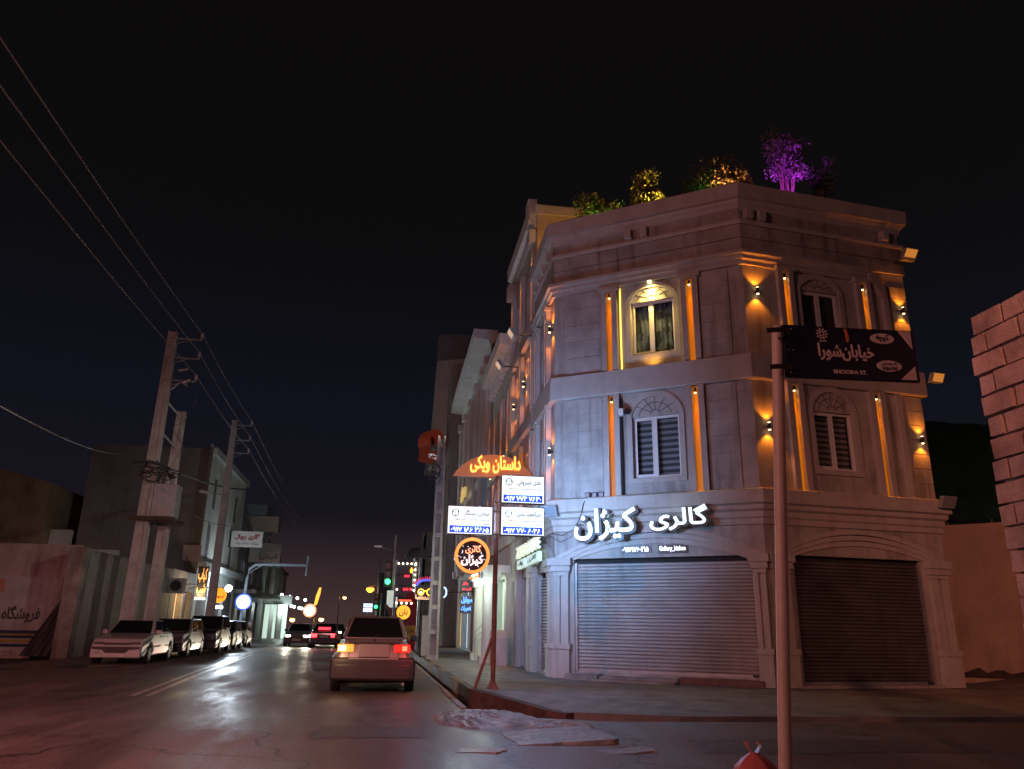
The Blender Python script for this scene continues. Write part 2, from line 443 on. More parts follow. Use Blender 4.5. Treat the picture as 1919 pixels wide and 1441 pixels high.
# painted kerb stones, black and yellow
kb = MB(); y = 15.4; i = 0
KY = surf('worn_yellow_kerb_paint', (.26, .19, .075), .7, .3, 5, .2, 40); KB = surf('worn_black_kerb_paint', (.028, .027, .027), .6, .3, 5, .2, 40)
while y < 100:
    y2 = y + 1.95; kb.cur = 1 if i % 2 == 0 else 0
    xa, xb = kerb_x(y), kerb_x(y2 - .02)
    kb.hexa([(xa - .13, y, -.13), (xa + .02, y, -.13), (xb + .02, y2 - .02, -.13), (xb - .13, y2 - .02, -.13), (xa - .13, y, .215), (xa + .02, y, .215), (xb + .02, y2 - .02, .215), (xb - .13, y2 - .02, .215)])
    y = y2; i += 1
tag(kb.build('kerb', [KY, KB]), kind='structure')
kr = MB()   # red-washed end of the kerb round the corner
cc = [(1.60, 15.36, .212), (1.98, 14.62, .155), (2.32, 13.95, .10), (2.62, 13.3, .045), (2.9, 13.0, .02)]
for i in range(4):
    a, b = cc[i], cc[i + 1]
    kr.hexa([(a[0], a[1], -.13), (b[0], b[1], -.13), (b[0] + .16, b[1] + .1, -.13), (a[0] + .16, a[1] + .1, -.13), a, b, (b[0] + .16, b[1] + .1, b[2]), (a[0] + .16, a[1] + .1, a[2])])
tag(kr.build('kerb_end', surf('red_washed_kerb', (.10, .058, .05), .85, .3, 5, .25, 40)), kind='structure')
# edge of the gutter
gt = MB()
for y in range(14, 90, 2):
    xa, xb = kerb_x(y) - .43, kerb_x(y + 2) - .43
    j = random.uniform(-.02, .02)
    gt.hexa([(xa + j, y, -.13), (xa + .1, y, -.13), (xb + .1, y + 1.97, -.13), (xb + j, y + 1.97, -.13), (xa + j, y, .02), (xa + .1, y, .02), (xb + .1, y + 1.97, .02), (xb + j, y + 1.97, .02)])
tag(gt.build('gutter_edge', CONC), kind='structure')
# worn double centre line
ROADPAINT = surf('worn_road_paint', (.55, .52, .46), .38, .3, 3, .2, 30)
dl = MB()
pts = [(-3.6, 8), (-4.0, 11), (-4.43, 16.07), (-5.1, 24), (-5.7, 33), (-6.15, 40), (-6.6, 47), (-7.5, 58), (-8.6, 70), (-10.5, 86), (-13, 104)]
for i in range(2, len(pts) - 1):
    for o in (-.19, .07):
        a, b = pts[i], pts[i + 1]
        dl.add([(a[0] + o, a[1], .004), (a[0] + o + .12, a[1], .004), (b[0] + o + .12, b[1], .004), (b[0] + o, b[1], .004)], [(0, 1, 2, 3)])
tag(dl.build('centre_line', ROADPAINT), kind='structure')
ptc = MB()
for (x, y, rx, ry, s) in ((-8.7, 26.2, 1.15, .9, 2), (-11.0, 24.6, .9, .7, 5)):
    random.seed(s); n = 22
    ptc.add([(x + rx * (1 + random.uniform(-.25, .25)) * math.cos(2 * math.pi * k / n), y + ry * (1 + random.uniform(-.25, .25)) * math.sin(2 * math.pi * k / n), .004) for k in range(n)], [tuple(range(n))])
tag(ptc.build('dark_road_patch', surf('dark_patch_asphalt', (.012, .011, .011), .45, .2)), kind='structure')  # two irregular dark patches on the road

pq = MB()
def patch_(x0, x1, y0, y1, sk): 
    rnd = random.Random(int(x0 * 100) + 3); n = 9; q = []
    for k in range(n): q.append((x0 + (x1 - x0) * k / n, y0 + rnd.uniform(-.05, .05), .004))
    for k in range(n): q.append((x1 + rnd.uniform(-.04, .04) + sk * k / n, y0 + (y1 - y0) * k / n, .004))
    for k in range(n): q.append((x1 + sk - (x1 - x0) * k / n, y1 + rnd.uniform(-.05, .05), .004))
    for k in range(n): q.append((x0 + sk - sk * k / n + rnd.uniform(-.04, .04), y1 - (y1 - y0) * k / n, .004))
    pq.add(q, [tuple(range(len(q)))])
patch_(-.9, .5, 10.4, 11.5, .1); patch_(3.6, 7.2, 9.0, 10.1, .2); patch_(-6.4, -5.6, 17, 21, -.2)
tag(pq.build('asphalt_patch', surf('patched_asphalt', (.115, .092, .086), .55, .35, 6, .5, 40, rvar=.15)), kind='structure')

# broken concrete over the drain, in front of the kerb end
def mound(cx, cy, rx, ry, h, seed, rings=9, n=34):
    rnd = random.Random(seed); vs = [(cx, cy, h)]
    ph = [rnd.uniform(0, 6.28) for _ in range(4)]
    for r in range(1, rings + 1):
        t = r / rings
        for k in range(n):
            w = 2 * math.pi * k / n
            e = 1 + .16 * math.sin(2 * w + ph[0]) + .10 * math.sin(3 * w + ph[1]) + .06 * math.sin(7 * w + ph[2])
            z = h * (1 - t ** 2.4) + rnd.uniform(-.016, .016) * (1 if t < 1 else 0)
            if t == 1: z = -.02
            vs.append((cx + rx * t * e * math.cos(w), cy + ry * t * e * math.sin(w), z))
    fs = [(0, 1 + k, 1 + (k + 1) % n) for k in range(n)]
    for r in range(rings - 1):
        for k in range(n):
            a = 1 + r * n + k; b = 1 + r * n + (k + 1) % n
            fs.append((a, a + n, b + n, b))
    return vs, fs
WETC = surf('damp_broken_concrete', (.27, .27, .285), .42, .35, 5, .8, 26, rvar=.18)
mb = MB(); mb.add(*mound(1.5, 12.25, .72, 1.25, .12, 4))
tag(mb.build('concrete_lump', WETC, smooth=False), 'rough lump of broken concrete spilled over the gutter at the kerb end', 'rubble')
mb = MB(); mb.add(*mound(2.45, 11.55, .5, .42, .07, 9, 6, 24))
tag(mb.build('concrete_lump', WETC), 'small crumbled ridge of concrete along the edge of the drain slab', 'rubble')
def slab(cx, cy, a, b, rz, z, th, seed):
    rnd = random.Random(seed); c, s = math.cos(rz), math.sin(rz); n = 26; ring = []
    for k in range(n):
        t = k / n * 4; e = int(t); f = t - e
        p = [(-a + 2 * a * f, -b), (a, -b + 2 * b * f), (a - 2 * a * f, b), (-a, b - 2 * b * f)][e]
        ring.append((p[0] + rnd.uniform(-.035, .035), p[1] + rnd.uniform(-.035, .035)))
    mb = MB()
    vs = [(cx + x * c - y * s, cy + x * s + y * c, z + th + .04 * x) for x, y in ring] + [(cx + x * c - y * s, cy + x * s + y * c, -.05) for x, y in ring]
    mb.add(vs, [tuple(range(n))] + [(i, n + i, n + (i + 1) % n, (i + 1) % n) for i in range(n)])
    return mb
tag(slab(2.18, 10.35, .62, .62, .08, .0, .035, 3).build('drain_slab', WETC), 'flat concrete slab laid over the drain in front of the rubble', 'slab')
tag(slab(2.75, 9.2, .34, .16, .2, .0, .012, 8).build('drain_slab', WETC), 'thin broken corner of concrete slab nearest the pink bag', 'slab')
tag(slab(1.1, 9.3, .28, .16, -.3, .0, .010, 12).build('drain_slab', WETC), 'thin worn patch of concrete left of the drain slab, low in the road', 'slab')
# ------------------------------------------------------------------ corner building
A, B, C, D = (4.03, 19.24), (8.2, 16.35), (13.0, 16.9), (4.05, 22.1)
FS, FC, FA = F(D, A), F(A, B), F(B, C)       # street face, chamfered corner, alley face
cb = thing('corner_building', 'three storey stone corner building with orange wall lights and two roller shutters', 'building', (8.2, 20.0, .2))
ORANGE = (1.0, .25, .012)
BULB = emit('warm_lamp_lens', (1.0, .62, .25), 14)

def arch_pts(u0, u1, z0, rise, n=18):
    c = (u1 - u0) / 2; R = (c * c + rise * rise) / (2 * rise); zc = z0 + rise - R; m = (u0 + u1) / 2
    a0 = math.asin(c / R)
    return [(m + R * math.sin(-a0 + 2 * a0 * i / n), zc + R * math.cos(-a0 + 2 * a0 * i / n)) for i in range(n + 1)]

# walls with openings ----------------------------------------------------
shut_c = (.52, 4.82, .36, 2.96); shut_a = (.66, 4.14, .24, 2.98)
win_c1 = (2.12, 3.30, 4.86, 6.40); win_c2 = (2.14, 3.28, 8.08, 9.55)
win_a1 = (1.58, 2.70, 5.0, 6.42); win_a2 = (1.58, 2.70, 8.2, 9.60)
win_s1 = (.95, 1.75, 4.9, 6.4); win_s2 = (.95, 1.75, 8.1, 9.55); door_s = (.5, 1.9, .24, 2.75)
w = MB()
w.wall(FC, 0, FC.len, .1, 10.1, [shut_c, win_c1, (1.84, 3.54, 7.70, 10.08)], .16)
w.wall(FC, 1.84, 3.54, 7.70, 10.08, [win_c2], .16, d=-.10)
w.wall(FA, 0, FA.len, .1, 10.1, [shut_a, win_a1, win_a2], .16)
w.wall(FS, 0, FS.len, .1, 10.1, [door_s, win_s1, win_s2], .16)
# the return and back walls
bk = [C, (13.4, 23.0), (4.05, 23.0), D]
for p, q in zip(bk[:-1], bk[1:]):
    w.add([(*p, .1), (*q, .1), (*q, 12.1), (*p, 12.1)], [(0, 1, 2, 3)])
w.build('wall', STONE, cb)
core = [F(D, A), None]
ci = MB()
inset = [(4.5, 21.9), (4.5, 19.55), (8.3, 16.9), (12.7, 17.35), (13.0, 22.7), (4.5, 22.7)]
n = len(inset)
ci.add([(x, y, .15) for x, y in inset] + [(x, y, 10.2) for x, y in inset], [(i, (i + 1) % n, n + (i + 1) % n, n + i) for i in range(n)] + [tuple(range(n, 2 * n))])
ci.build('interior_partition', surf('dark_interior', (.05, .047, .045), .9, .1), cb)
path = [D, A, B, C, (13.25, 19.5)]
# ground storey fascia, bands and cornices -------------------------------
MB().sweep(path, [(0, 3.62), (.05, 3.64), (.05, 3.76), (.09, 3.80), (.09, 3.92), (.16, 3.97), (.16, 4.06), (.24, 4.10), (.24, 4.40), (.20, 4.43), (0, 4.43)]).build('ground_floor_fascia', STONE2, cb)
MB().sweep(path, [(0, 7.05), (.11, 7.05), (.13, 7.08), (.13, 7.68), (.0, 7.70)]).build('floor_band', STONE2, cb)
co2 = MB()
E2 = FA.at(3.62, 0, 0)
co2.sweep([D, A, B, E2[:2]], [(0, 10.06), (.07, 10.06), (.07, 10.16), (.13, 10.20), (.13, 10.28), (.20, 10.32), (.20, 10.40), (0, 10.44)])
og = [(3.62, 10.23)] + [(3.62 + .34 * i / 8, 10.23 - .36 * (1 - math.cos(math.pi / 2 * i / 8))) for i in range(1, 8)] + [(3.98, 9.86), (4.08, 9.82)]
co2.strip(FA, [(u, z - .14) for u, z in og], [(u, z + .18) for u, z in og], .0, .16)
co2.box(FA, 4.02, 4.14, 0, .12, 7.72, 9.70)
co2.box(FA, 4.02, 4.14, 0, .10, 4.45, 7.04)
co2.build('upper_cornice', STONE2, cb)
pp = MB()   # parapet courses with thin joints
def courses(mb, fr, u0, u1, z0, z1, n, d0, d1, gap=.018, vj=0):
    h = (z1 - z0) / n
    for i in range(n):
        mb.box(fr, u0, u1, d0, d1, z0 + i * h + gap / 2, z0 + (i + 1) * h - gap / 2)
for fr in (FS, FC, FA):
    pp.add([fr.at(0, 0, 10.1), fr.at(fr.len, 0, 10.1), fr.at(fr.len, 0, 12.0), fr.at(0, 0, 12.0)], [(0, 1, 2, 3)])
for z0, z1 in ((10.44, 10.80), (10.82, 11.18)):
    pp.sweep([D, A, B, C, (13.1, 18)], [(0, z0), (.05, z0), (.05, z1), (0, z1)])
pp.build('parapet', STONE_D, cb)
MB().sweep(path, [(0, 11.19), (.08, 11.19), (.10, 11.24), (.10, 11.30), (0, 11.32)]).build('parapet_ledge', STONE2, cb)
rc = MB().sweep(path, [(0, 11.62), (.05, 11.64), (.06, 11.72), (.12, 11.80), (.14, 11.86), (.22, 11.88), (.24, 12.26), (.16, 12.32), (-.2, 12.32), (-.2, 11.9), (0, 11.88)])
rc.build('roof_cornice', STONE2, cb)
MB().add([(4.2, 22.9, 12.0), (4.2, 19.4, 12.0), (8.3, 16.6, 12.0), (12.9, 17.1, 12.0), (13.2, 22.9, 12.0)], [(0, 1, 2, 3, 4)]).build('roof', CONC, cb)
def corbel(fr, u):
    m = MB()
    m.prism(F(fr.at(u - .11, 0, 0)[:2], fr.at(u + .11, 0, 0)[:2]), [(0, 11.32), (.22, 11.32), (.22, 11.62), (0, 11.62)], 0, .06)
    m.box(fr, u - .09, u + .09, .06, .16, 11.42, 11.62)
    m.cyl(fr.at(u - .09, .09, 11.40), fr.at(u + .09, .09, 11.40), .06, 10)
    m.build('corbel', STONE2, cb)
for u in (2.18, 2.62): corbel(FC, u)
for u in (.25, .62, 4.35): corbel(FA, u)
for u in (.3, .95, 1.6, 2.4): corbel(FS, u)

# ground storey: pilasters, arches, shutters ------------------------------
def pier(fr, u0, u1, zb, groove=True):
    m = MB()
    m.box(fr, u0 - .03, u1 + .03, 0, .15, zb, .86)
    m.box(fr, u0 - .06, u1 + .06, 0, .18, .86, .98)
    c = (u0 + u1) / 2
    m.box(fr, u0, c - .035, 0, .11, .98, 2.56); m.box(fr, c + .035, u1, 0, .11, .98, 2.56)
    m.box(fr, c - .035, c + .035, 0, .04, .98, 2.56)
    m.box(fr, u0 - .02, u1 + .02, 0, .13, 2.56, 2.66)
    m.box(fr, u0 - .06, u1 + .06, 0, .17, 2.66, 2.80)
    m.box(fr, u0 - .10, u1 + .10, 0, .21, 2.80, 2.98)
    m.build('ground_pilaster', STONE2, cb)
pier(FC, .02, .40, .2); pier(FC, 4.80, FC.len - .02, .2)
pier(FA, .10, .50, .2); pier(FA, 4.28, 4.72, .2)
pier(FS, FS.len - .42, FS.len - .04, .2); pier(FS, .06, .42, .2)
def arches(fr, u0, u1, zs, rise):
    m = MB()
    for k in range(3):
        o = k * .17
        a = arch_pts(u0 + o, u1 - o, zs, rise - k * .13)
        b = [(u + (.028 if u < (u0 + u1) / 2 else -.028), z - .105) for u, z in a]
        m.strip(fr, b, a, 0, .085 - k * .024)
    m.build('arch_moulding', STONE2, cb)
arches(FC, .0, 5.06, 2.985, .66); arches(FA, .12, 4.8, 2.985, .62); arches(FS, .1, 2.75, 2.985, .5)

def shutter(fr, h, seed, dark=False):
    m = MB(); u0, u1, z0, z1 = h
    n = int((z1 - .12 - z0) / .078); st = (z1 - .12 - z0) / n
    for i in range(n):
        z = z0 + i * st
        prof = [(z + .003, -.132), (z + st * .34, -.088), (z + st * .66, -.088), (z + st - .006, -.135)]
        vs = [fr.at(u0 + .03, d, zz) for zz, d in prof] + [fr.at(u1 - .03, d, zz) for zz, d in prof]
        m.add(vs, [(j, 4 + j, 5 + j, j + 1) for j in range(3)])
        z = z + st
        m.add([fr.at(u0 + .03, -.135, z - .006), fr.at(u1 - .03, -.135, z - .006), fr.at(u1 - .03, -.132, z + .003), fr.at(u0 + .03, -.132, z + .003)], [(0, 1, 2, 3)])
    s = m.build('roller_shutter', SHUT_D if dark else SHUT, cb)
    MB().box(fr, u0 + .005, u0 + .06, -.15, -.03, z0, z1 - .1).build('guide_rail', STEEL, s)
    MB().box(fr, u1 - .06, u1 - .005, -.14, -.03, z0, z1 - .1).build('guide_rail', STEEL, s)
    MB().box(fr, u0 + .06, u1 - .06, -.13, -.075, z0 - .03, z0 + .07).build('bottom_rail', STEEL, s)
    MB().box(fr, u1 - .22, u1 - .07, -.075, -.05, z0 + .02, z0 + .075).build('lock', BLACKM, s)
    MB().box(fr, u0 + .01, u1 - .01, -.158, -.145, z1 - .14, z1 - .005).build('shutter_housing', DARKGAP, s)
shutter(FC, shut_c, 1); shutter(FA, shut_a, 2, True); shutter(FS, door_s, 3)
st = MB()
st.box(FC, .42, 1.22, -.02, .42, .19, .33); st.build('doorstep', CONC, cb)
MB().box(FC, 1.22, 3.05, -.02, .30, .19, .30).build('doorstep', CONC, cb)
MB().box(FC, 1.10, 3.05, .30, .56, .19, .24).build('doorstep', CONC, cb)
MB().box(FC, 3.05, 4.86, -.02, .22, .19, .33).build('doorstep', surf('red_stone_step', (.22, .13, .105), .7, .25, 3, .2, 30), cb)
MB().box(FA, .55, 4.25, -.02, .12, .19, .25).build('doorstep', CONC, cb)

# windows ----------------------------------------------------------------
CURT = None
def curtain_mat():
    m = bpy.data.materials.new('patterned_curtain'); m.use_nodes = True
    nt = m.node_tree; N = nt.nodes; L = nt.links; b = N['Principled BSDF']
    tc = N.new('ShaderNodeTexCoord'); mp = N.new('ShaderNodeMapping'); mp.inputs['Scale'].default_value = (5.2, 5.2, 3.0)
    v = N.new('ShaderNodeTexVoronoi'); v.inputs['Scale'].default_value = 1.6; v.distance = 'CHEBYCHEV'
    L.new(tc.outputs['Object'], mp.inputs['Vector']); L.new(mp.outputs['Vector'], v.inputs['Vector'])
    r = N.new('ShaderNodeValToRGB'); r.color_ramp.interpolation = 'CONSTANT'
    r.color_ramp.elements[0].color = (.17, .22, .28, 1); r.color_ramp.elements[1].position = .45; r.color_ramp.elements[1].color = (.035, .05, .075, 1)
    e = r.color_ramp.elements.new(.8); e.color = (.10, .15, .22, 1)
    sp = N.new('ShaderNodeSeparateColor'); L.new(v.outputs['Color'], sp.inputs['Color']); L.new(sp.outputs['Red'], r.inputs['Fac'])
    L.new(r.outputs['Color'], b.inputs['Base Color']); b.inputs['Roughness'].default_value = .9
    return m
CURT = curtain_mat()
BLIND_L = surf('pale_blind_fabric', (.42, .43, .44), .8, .06); BLIND_D = surf('grey_blind_fabric', (.10, .105, .11), .8, .06)
def window(fr, h, root, d=-.10, kind='zebra', split=.5, t=.055):
    u0, u1, z0, z1 = h
    m = MB()
    m.box(fr, u0, u0 + t, d - .06, d + .02, z0, z1); m.box(fr, u1 - t, u1, d - .06, d + .02, z0, z1)
    m.box(fr, u0 + t, u1 - t, d - .06, d + .02, z0, z0 + t); m.box(fr, u0 + t, u1 - t, d - .06, d + .02, z1 - t, z1)
    um = u0 + (u1 - u0) * split
    m.box(fr, um - .045, um + .045, d - .06, d + .035, z0 + t, z1 - t)
    o = m.build('window', PVC, root)
    s = MB(); a, b = u0 + t, um - .045; q = .035      # opening sash on the left
    s.box(fr, a, a + q, d + .02, d + .045, z0 + t, z1 - t); s.box(fr, b - q, b, d + .02, d + .045, z0 + t, z1 - t)
    s.box(fr, a + q, b - q, d + .02, d + .045, z0 + t, z0 + t + q); s.box(fr, a + q, b - q, d + .02, d + .045, z1 - t - q, z1 - t)
    s.build('sash', PVC, o)
    for a, b in ((u0 + t, um - .045), (um + .045, u1 - t)):
        MB().add([fr.at(a, d - .02, z0 + t), fr.at(b, d - .02, z0 + t), fr.at(b, d - .02, z1 - t), fr.at(a, d - .02, z1 - t)], [(0, 1, 2, 3)]).build('pane', WINGLASS, o)
    bl = MB(); dd = d - .12
    if kind == 'zebra':
        n = 19; hh = (z1 - z0 - .12) / n
        for i in range(n):
            bl.cur = i % 2
            bl.add([fr.at(u0 + .05, dd - .01 * (i % 2), z0 + .06 + i * hh), fr.at(u1 - .05, dd - .01 * (i % 2), z0 + .06 + i * hh), fr.at(u1 - .05, dd - .01 * (i % 2), z0 + .06 + (i + 1) * hh), fr.at(u0 + .05, dd - .01 * (i % 2), z0 + .06 + (i + 1) * hh)], [(0, 1, 2, 3)])
        bl.build('blind', [BLIND_L, BLIND_D], o)
    elif kind == 'curtain':
        k = 40
        vs = []
        for i in range(k + 1):
            u = u0 + .05 + (u1 - u0 - .1) * i / k; w_ = dd + .018 * math.sin(i * 1.25)
            vs += [fr.at(u, w_, z0 + .05), fr.at(u, w_, z1 - .05)]
        bl.add(vs, [(2 * i, 2 * i + 2, 2 * i + 3, 2 * i + 1) for i in range(k)]).build('curtain', CURT, o)
    else:
        bl.add([fr.at(u0 + .05, dd, z0 + .05), fr.at(u1 - .05, dd, z0 + .05), fr.at(u1 - .05, dd, z1 - .05), fr.at(u0 + .05, dd, z1 - .05)], [(0, 1, 2, 3)]).build('blind', BLIND_D, o)
    return o
window(FC, win_c1, cb, -.10, 'zebra', .47); window(FC, win_c2, cb, -.20, 'curtain', .48)
window(FA, win_a1, cb, -.10, 'zebra'); window(FA, win_a2, cb, -.10, 'dark')
window(FS, win_s1, cb); window(FS, win_s2, cb, -.10, 'dark')
# raised surrounds, arched fan engraved above each window -------------------
def surround(fr, h, d=0.0, fan=True, top=.62):
    u0, u1, z0, z1 = h; m = MB(); t = .13
    m.box(fr, u0 - t, u0 - .005, d, d + .05, z0 - .13, z1 + .02); m.box(fr, u1 + .005, u1 + t, d, d + .05, z0 - .13, z1 + .02)
    m.box(fr, u0 - .005, u1 + .005, d, d + .05, z0 - .13, z0 - .01)
    m.strip(fr, arch_pts(u0 - .01, u1 + .01, z1 + .02, top - .14), arch_pts(u0 - t, u1 + t, z1 + .02, top), d, d + .05)
    m.build('window_surround', STONE2, cb)
    if fan:
        g = MB(); c = (u0 + u1) / 2; zb = z1 + .05
        g.tube([fr.at(u, d + .004, z) for u, z in arch_pts(u0 + .18, u1 - .18, zb, .30, 14)], .011, 5)
        g.tube([fr.at(c + .12 * math.cos(math.pi * i / 10), d + .004, zb + .10 * math.sin(math.pi * i / 10)) for i in range(11)], .011, 5)
        for k in range(1, 6):
            w_ = math.pi * k / 6
            g.tube([fr.at(c + .12 * math.cos(w_), d + .004, zb + .10 * math.sin(w_)), fr.at(c + (u1 - u0) * .46 * math.cos(w_), d + .004, zb + (top - .16) * math.sin(w_))], .010, 5)
        g.build('fan_engraving', surf('engraved_line', (.16, .14, .13), .8, .1), cb)
surround(FC, win_c1); surround(FC, win_c2, -.10, top=.5); surround(FA, win_a1); surround(FA, win_a2, top=.45)
# coursed panels between the strips -----------------------------------------
for z0, z1, nn in ((4.45, 7.03, 6), (7.72, 10.05, 5)):
    for fr, a_, b_, k_ in ((FC, .40, 1.34, nn), (FC, 3.98, 4.70, nn), (FA, 4.32, 4.80, 7)):
        cp = MB(); courses(cp, fr, a_, b_, z0, z1, k_, 0, .035); cp.box(fr, a_ + .01, b_ - .01, .0, .017, z0 + .01, z1 - .01); cp.build('coursed_panel', STONE, cb)
# light slots: two jambs with a recessed groove, its glow painted in, a lamp at the head --------
def wall_lamp(fr, u, z, root, d=.05, up=True, down=True, size=.035, power=9, ang=70, length=.16, col=ORANGE, spread=.10, name='wall_lamp'):
    m = MB()
    m.cyl(fr.at(u, d + spread * .5, z - length / 2), fr.at(u, d + spread * .5, z + length / 2), size, 12)
    m.box(fr, u - .015, u + .015, 0, d + spread * .5, z - .02, z + .02)
    o = m.build(name, BLACKM, root)
    k = d + spread * .5
    if down:
        MB().cyl(fr.at(u, k, z - length / 2 - .012), fr.at(u, k, z - length / 2), size * .8, 10).build('lens', BULB, o)
        lamp('lamp_light', 'SPOT', fr.at(u, k, z - length / 2 - .03), power, col, o, fr.at(u, k - .03, z - 2), ang)
    if up:
        MB().cyl(fr.at(u, k, z + length / 2), fr.at(u, k, z + length / 2 + .012), size * .8, 10).build('lens', BULB, o)
        lamp('lamp_light', 'SPOT', fr.at(u, k, z + length / 2 + .03), power, col, o, fr.at(u, k - .03, z + 2), ang)
    return o
def slot(fr, u, z0, z1, root, base=True, cap=True, power=13, w=.078, jamb=.14, dj=.13, mat=None):
    m = MB()
    m.box(fr, u - w - jamb, u - w, 0, dj, z0, z1); m.box(fr, u + w, u + w + jamb, 0, dj, z0, z1)
    if cap: m.box(fr, u - w - jamb - .06, u + w + jamb + .06, 0, dj + .05, z1 + .002, z1 + .10)
    m.build('light_pilaster', mat or STONE2, root)
    MB().box(fr, u - w + .002, u + w - .002, .002, .012, z0, z1 - .02).build('painted_wash_plate', emit('painted_lamp_wash', (1.0, .275, .004), .38, (.22, .09, .02)), root)  # back plate glows by itself, standing in for the lamp's even wash
    o = wall_lamp(fr, u, z1 - .12, root, .02, False, True, .03, power * .55, 60, .12, spread=.09)
    h = z1 - z0; a = fr.at(u, .07, z1 - .22)      # the lamp's beam: a broad spill and two tighter cones down the groove
    lamp('lamp_light', 'SPOT', a, power * 14, ORANGE, o, fr.at(u, .0, z1 - h * .5), 22, .9, .015)
    if base: lamp('lamp_light', 'SPOT', a, power * 55, ORANGE, o, fr.at(u, .0, z0 + .12), 8, .8, .012)
    return o
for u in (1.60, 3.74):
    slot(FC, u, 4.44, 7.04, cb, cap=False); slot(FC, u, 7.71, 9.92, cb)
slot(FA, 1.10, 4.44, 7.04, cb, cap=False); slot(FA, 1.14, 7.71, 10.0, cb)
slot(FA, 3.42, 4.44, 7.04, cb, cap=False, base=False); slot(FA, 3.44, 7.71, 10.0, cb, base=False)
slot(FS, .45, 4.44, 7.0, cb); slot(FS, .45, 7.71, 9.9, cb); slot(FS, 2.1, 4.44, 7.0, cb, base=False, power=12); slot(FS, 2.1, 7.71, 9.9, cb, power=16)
for z in (5.9, 9.35):
    wall_lamp(FA, .31, z, cb, .05, power=30, ang=105)
    wall_lamp(FA, 4.57, z, cb, .08, power=28, ang=105)
    wall_lamp(FS, FS.len - .22, z - .15, cb, .05, power=34, ang=105)
# soffit spot washing the bay of the top corner window with yellow
o = MB().cyl(FC.at(2.70, .02, 10.01), FC.at(2.70, .02, 10.055), .05, 14).build('soffit_lamp', emit('soffit_lens', (1, .78, .3), 5), cb)
lamp('lamp_light', 'SPOT', FC.at(2.70, .06, 9.99), 38, (1.0, .72, .2), o, FC.at(2.72, -.08, 8), 160, .5); lamp('lamp_light', 'SPOT', FC.at(2.70, .10, 9.98), 230, (1.0, .66, .15), o, FC.at(2.70, -.10, 8.6), 100, 1.0)

for u in (1.855, 3.525):
    MB().box(FC, u - .012, u + .012, -.098, -.07, 7.74, 10.04).build('led_strip', emit('yellow_led', (1.0, .66, .12), 2.4), cb)
lamp('lamp_light', 'SPOT', FC.at(2.70, .10, 7.74), 9, (1.0, .46, .05), o, FC.at(2.70, -.10, 8.4), 150, .8)  # added uplight to brighten the foot of the bay, no lamp there
# things fixed on the corner building ----------------------------------------
def shop_letters():
    t = thing('shop_sign', 'large white glowing Persian letters of the gallery name above the corner shutter', 'sign', FC.at(2.4, .3, 3.4), group=None)
    white = emit('white_letter_face', (.78, .95, 1.0), 1.25); dark = surf('dark_letter_edge', (.012, .02, .03), .4, .1)
    halo = emit('letter_back_glow', (.55, .85, 1.0), 1.2)
    for wd_, a, b, z0, z1 in (('گالری', 2.56, 3.92, 3.53, 4.10), ('کیژان', .66, 2.22, 3.36, 4.12)):
        m = MB(); put_text(m, FC, wd_, a + .03, b + .03, z0 - .02, z1 - .02, .25, .315, offset=.02, grow=.05); m.build('letter_edge', dark, t)
        m = MB(); put_text(m, FC, wd_, a, b, z0, z1, .32, .35, offset=.018); m.build('lettering', white, t)
    lamp('sign_light', 'POINT', FC.at(1.5, .55, 3.85), 4, (.6, .85, 1), t, radius=.3); lamp('sign_light', 'POINT', FC.at(3.3, .55, 3.85), 4, (.6, .85, 1), t, radius=.3)
    for nm, s_, a, b, z0, z1, raw, lab in (('phone_sign', '۰۹۱۷۱۷۶۰۴۱۵', 1.78, 2.42, 3.09, 3.21, True, 'small white lit telephone number under the arch, left one'), ('handle_sign', 'Gallery_kizhan', 2.68, 3.30, 3.07, 3.21, True, 'small white lit latin name under the arch, right of the telephone number')):
        r = thing(nm, lab, 'sign', FC.at((a + b) / 2, .03, 3.1))
        MB().box(FC, a - .03, b + .06, .0, .02, z0 - .03, z1 + .03).build('backing', dark, r)
        m = MB(); put_text(m, FC, s_, a, b, z0, z1, .022, .04, offset=.02, raw=raw); m.build('lettering', emit('white_small_letter', (.9, .97, 1.0), 1.6), r)
shop_letters()
def floodlight(name, fr, u, d, z, label, lit=None, tilt=.35, size=.2):
    t = thing(name, label, 'floodlight', fr.at(u, d, z))
    m = MB(); a = fr.at
    m.hexa([a(u - size, d + .02, z - size * .7), a(u + size, d + .02, z - size * .7), a(u + size, d - .10, z - size * .6), a(u - size, d - .10, z - size * .6),
            a(u - size, d + .02 + tilt * .4, z + size * .6), a(u + size, d + .02 + tilt * .4, z + size * .6), a(u + size, d - .10 + tilt * .4, z + size * .7), a(u - size, d - .10 + tilt * .4, z + size * .7)])
    m.build('housing', GREYM, t, bevel=.01)
    g = MB(); g.add([a(u - size * .85, d + .026 + tilt * .03, z - size * .55), a(u + size * .85, d + .026 + tilt * .03, z - size * .55), a(u + size * .85, d + .026 + tilt * .37, z + size * .48), a(u - size * .85, d + .026 + tilt * .37, z + size * .48)], [(0, 1, 2, 3)])
    g.build('front_glass', lit or surf('grey_flood_glass', (.25, .27, .30), .2, .05), t)
    MB().tube([a(u, 0, z), a(u, d - .05, z)], .025, 6).build('bracket', BLACKM, t)
    return t
floodlight('floodlight', FC, .02, .34, 4.12, 'unlit grey floodlight on the fascia above the left shutter pilaster')
floodlight('floodlight', FA, 4.78, .36, 4.34, 'unlit floodlight at the alley end of the fascia')
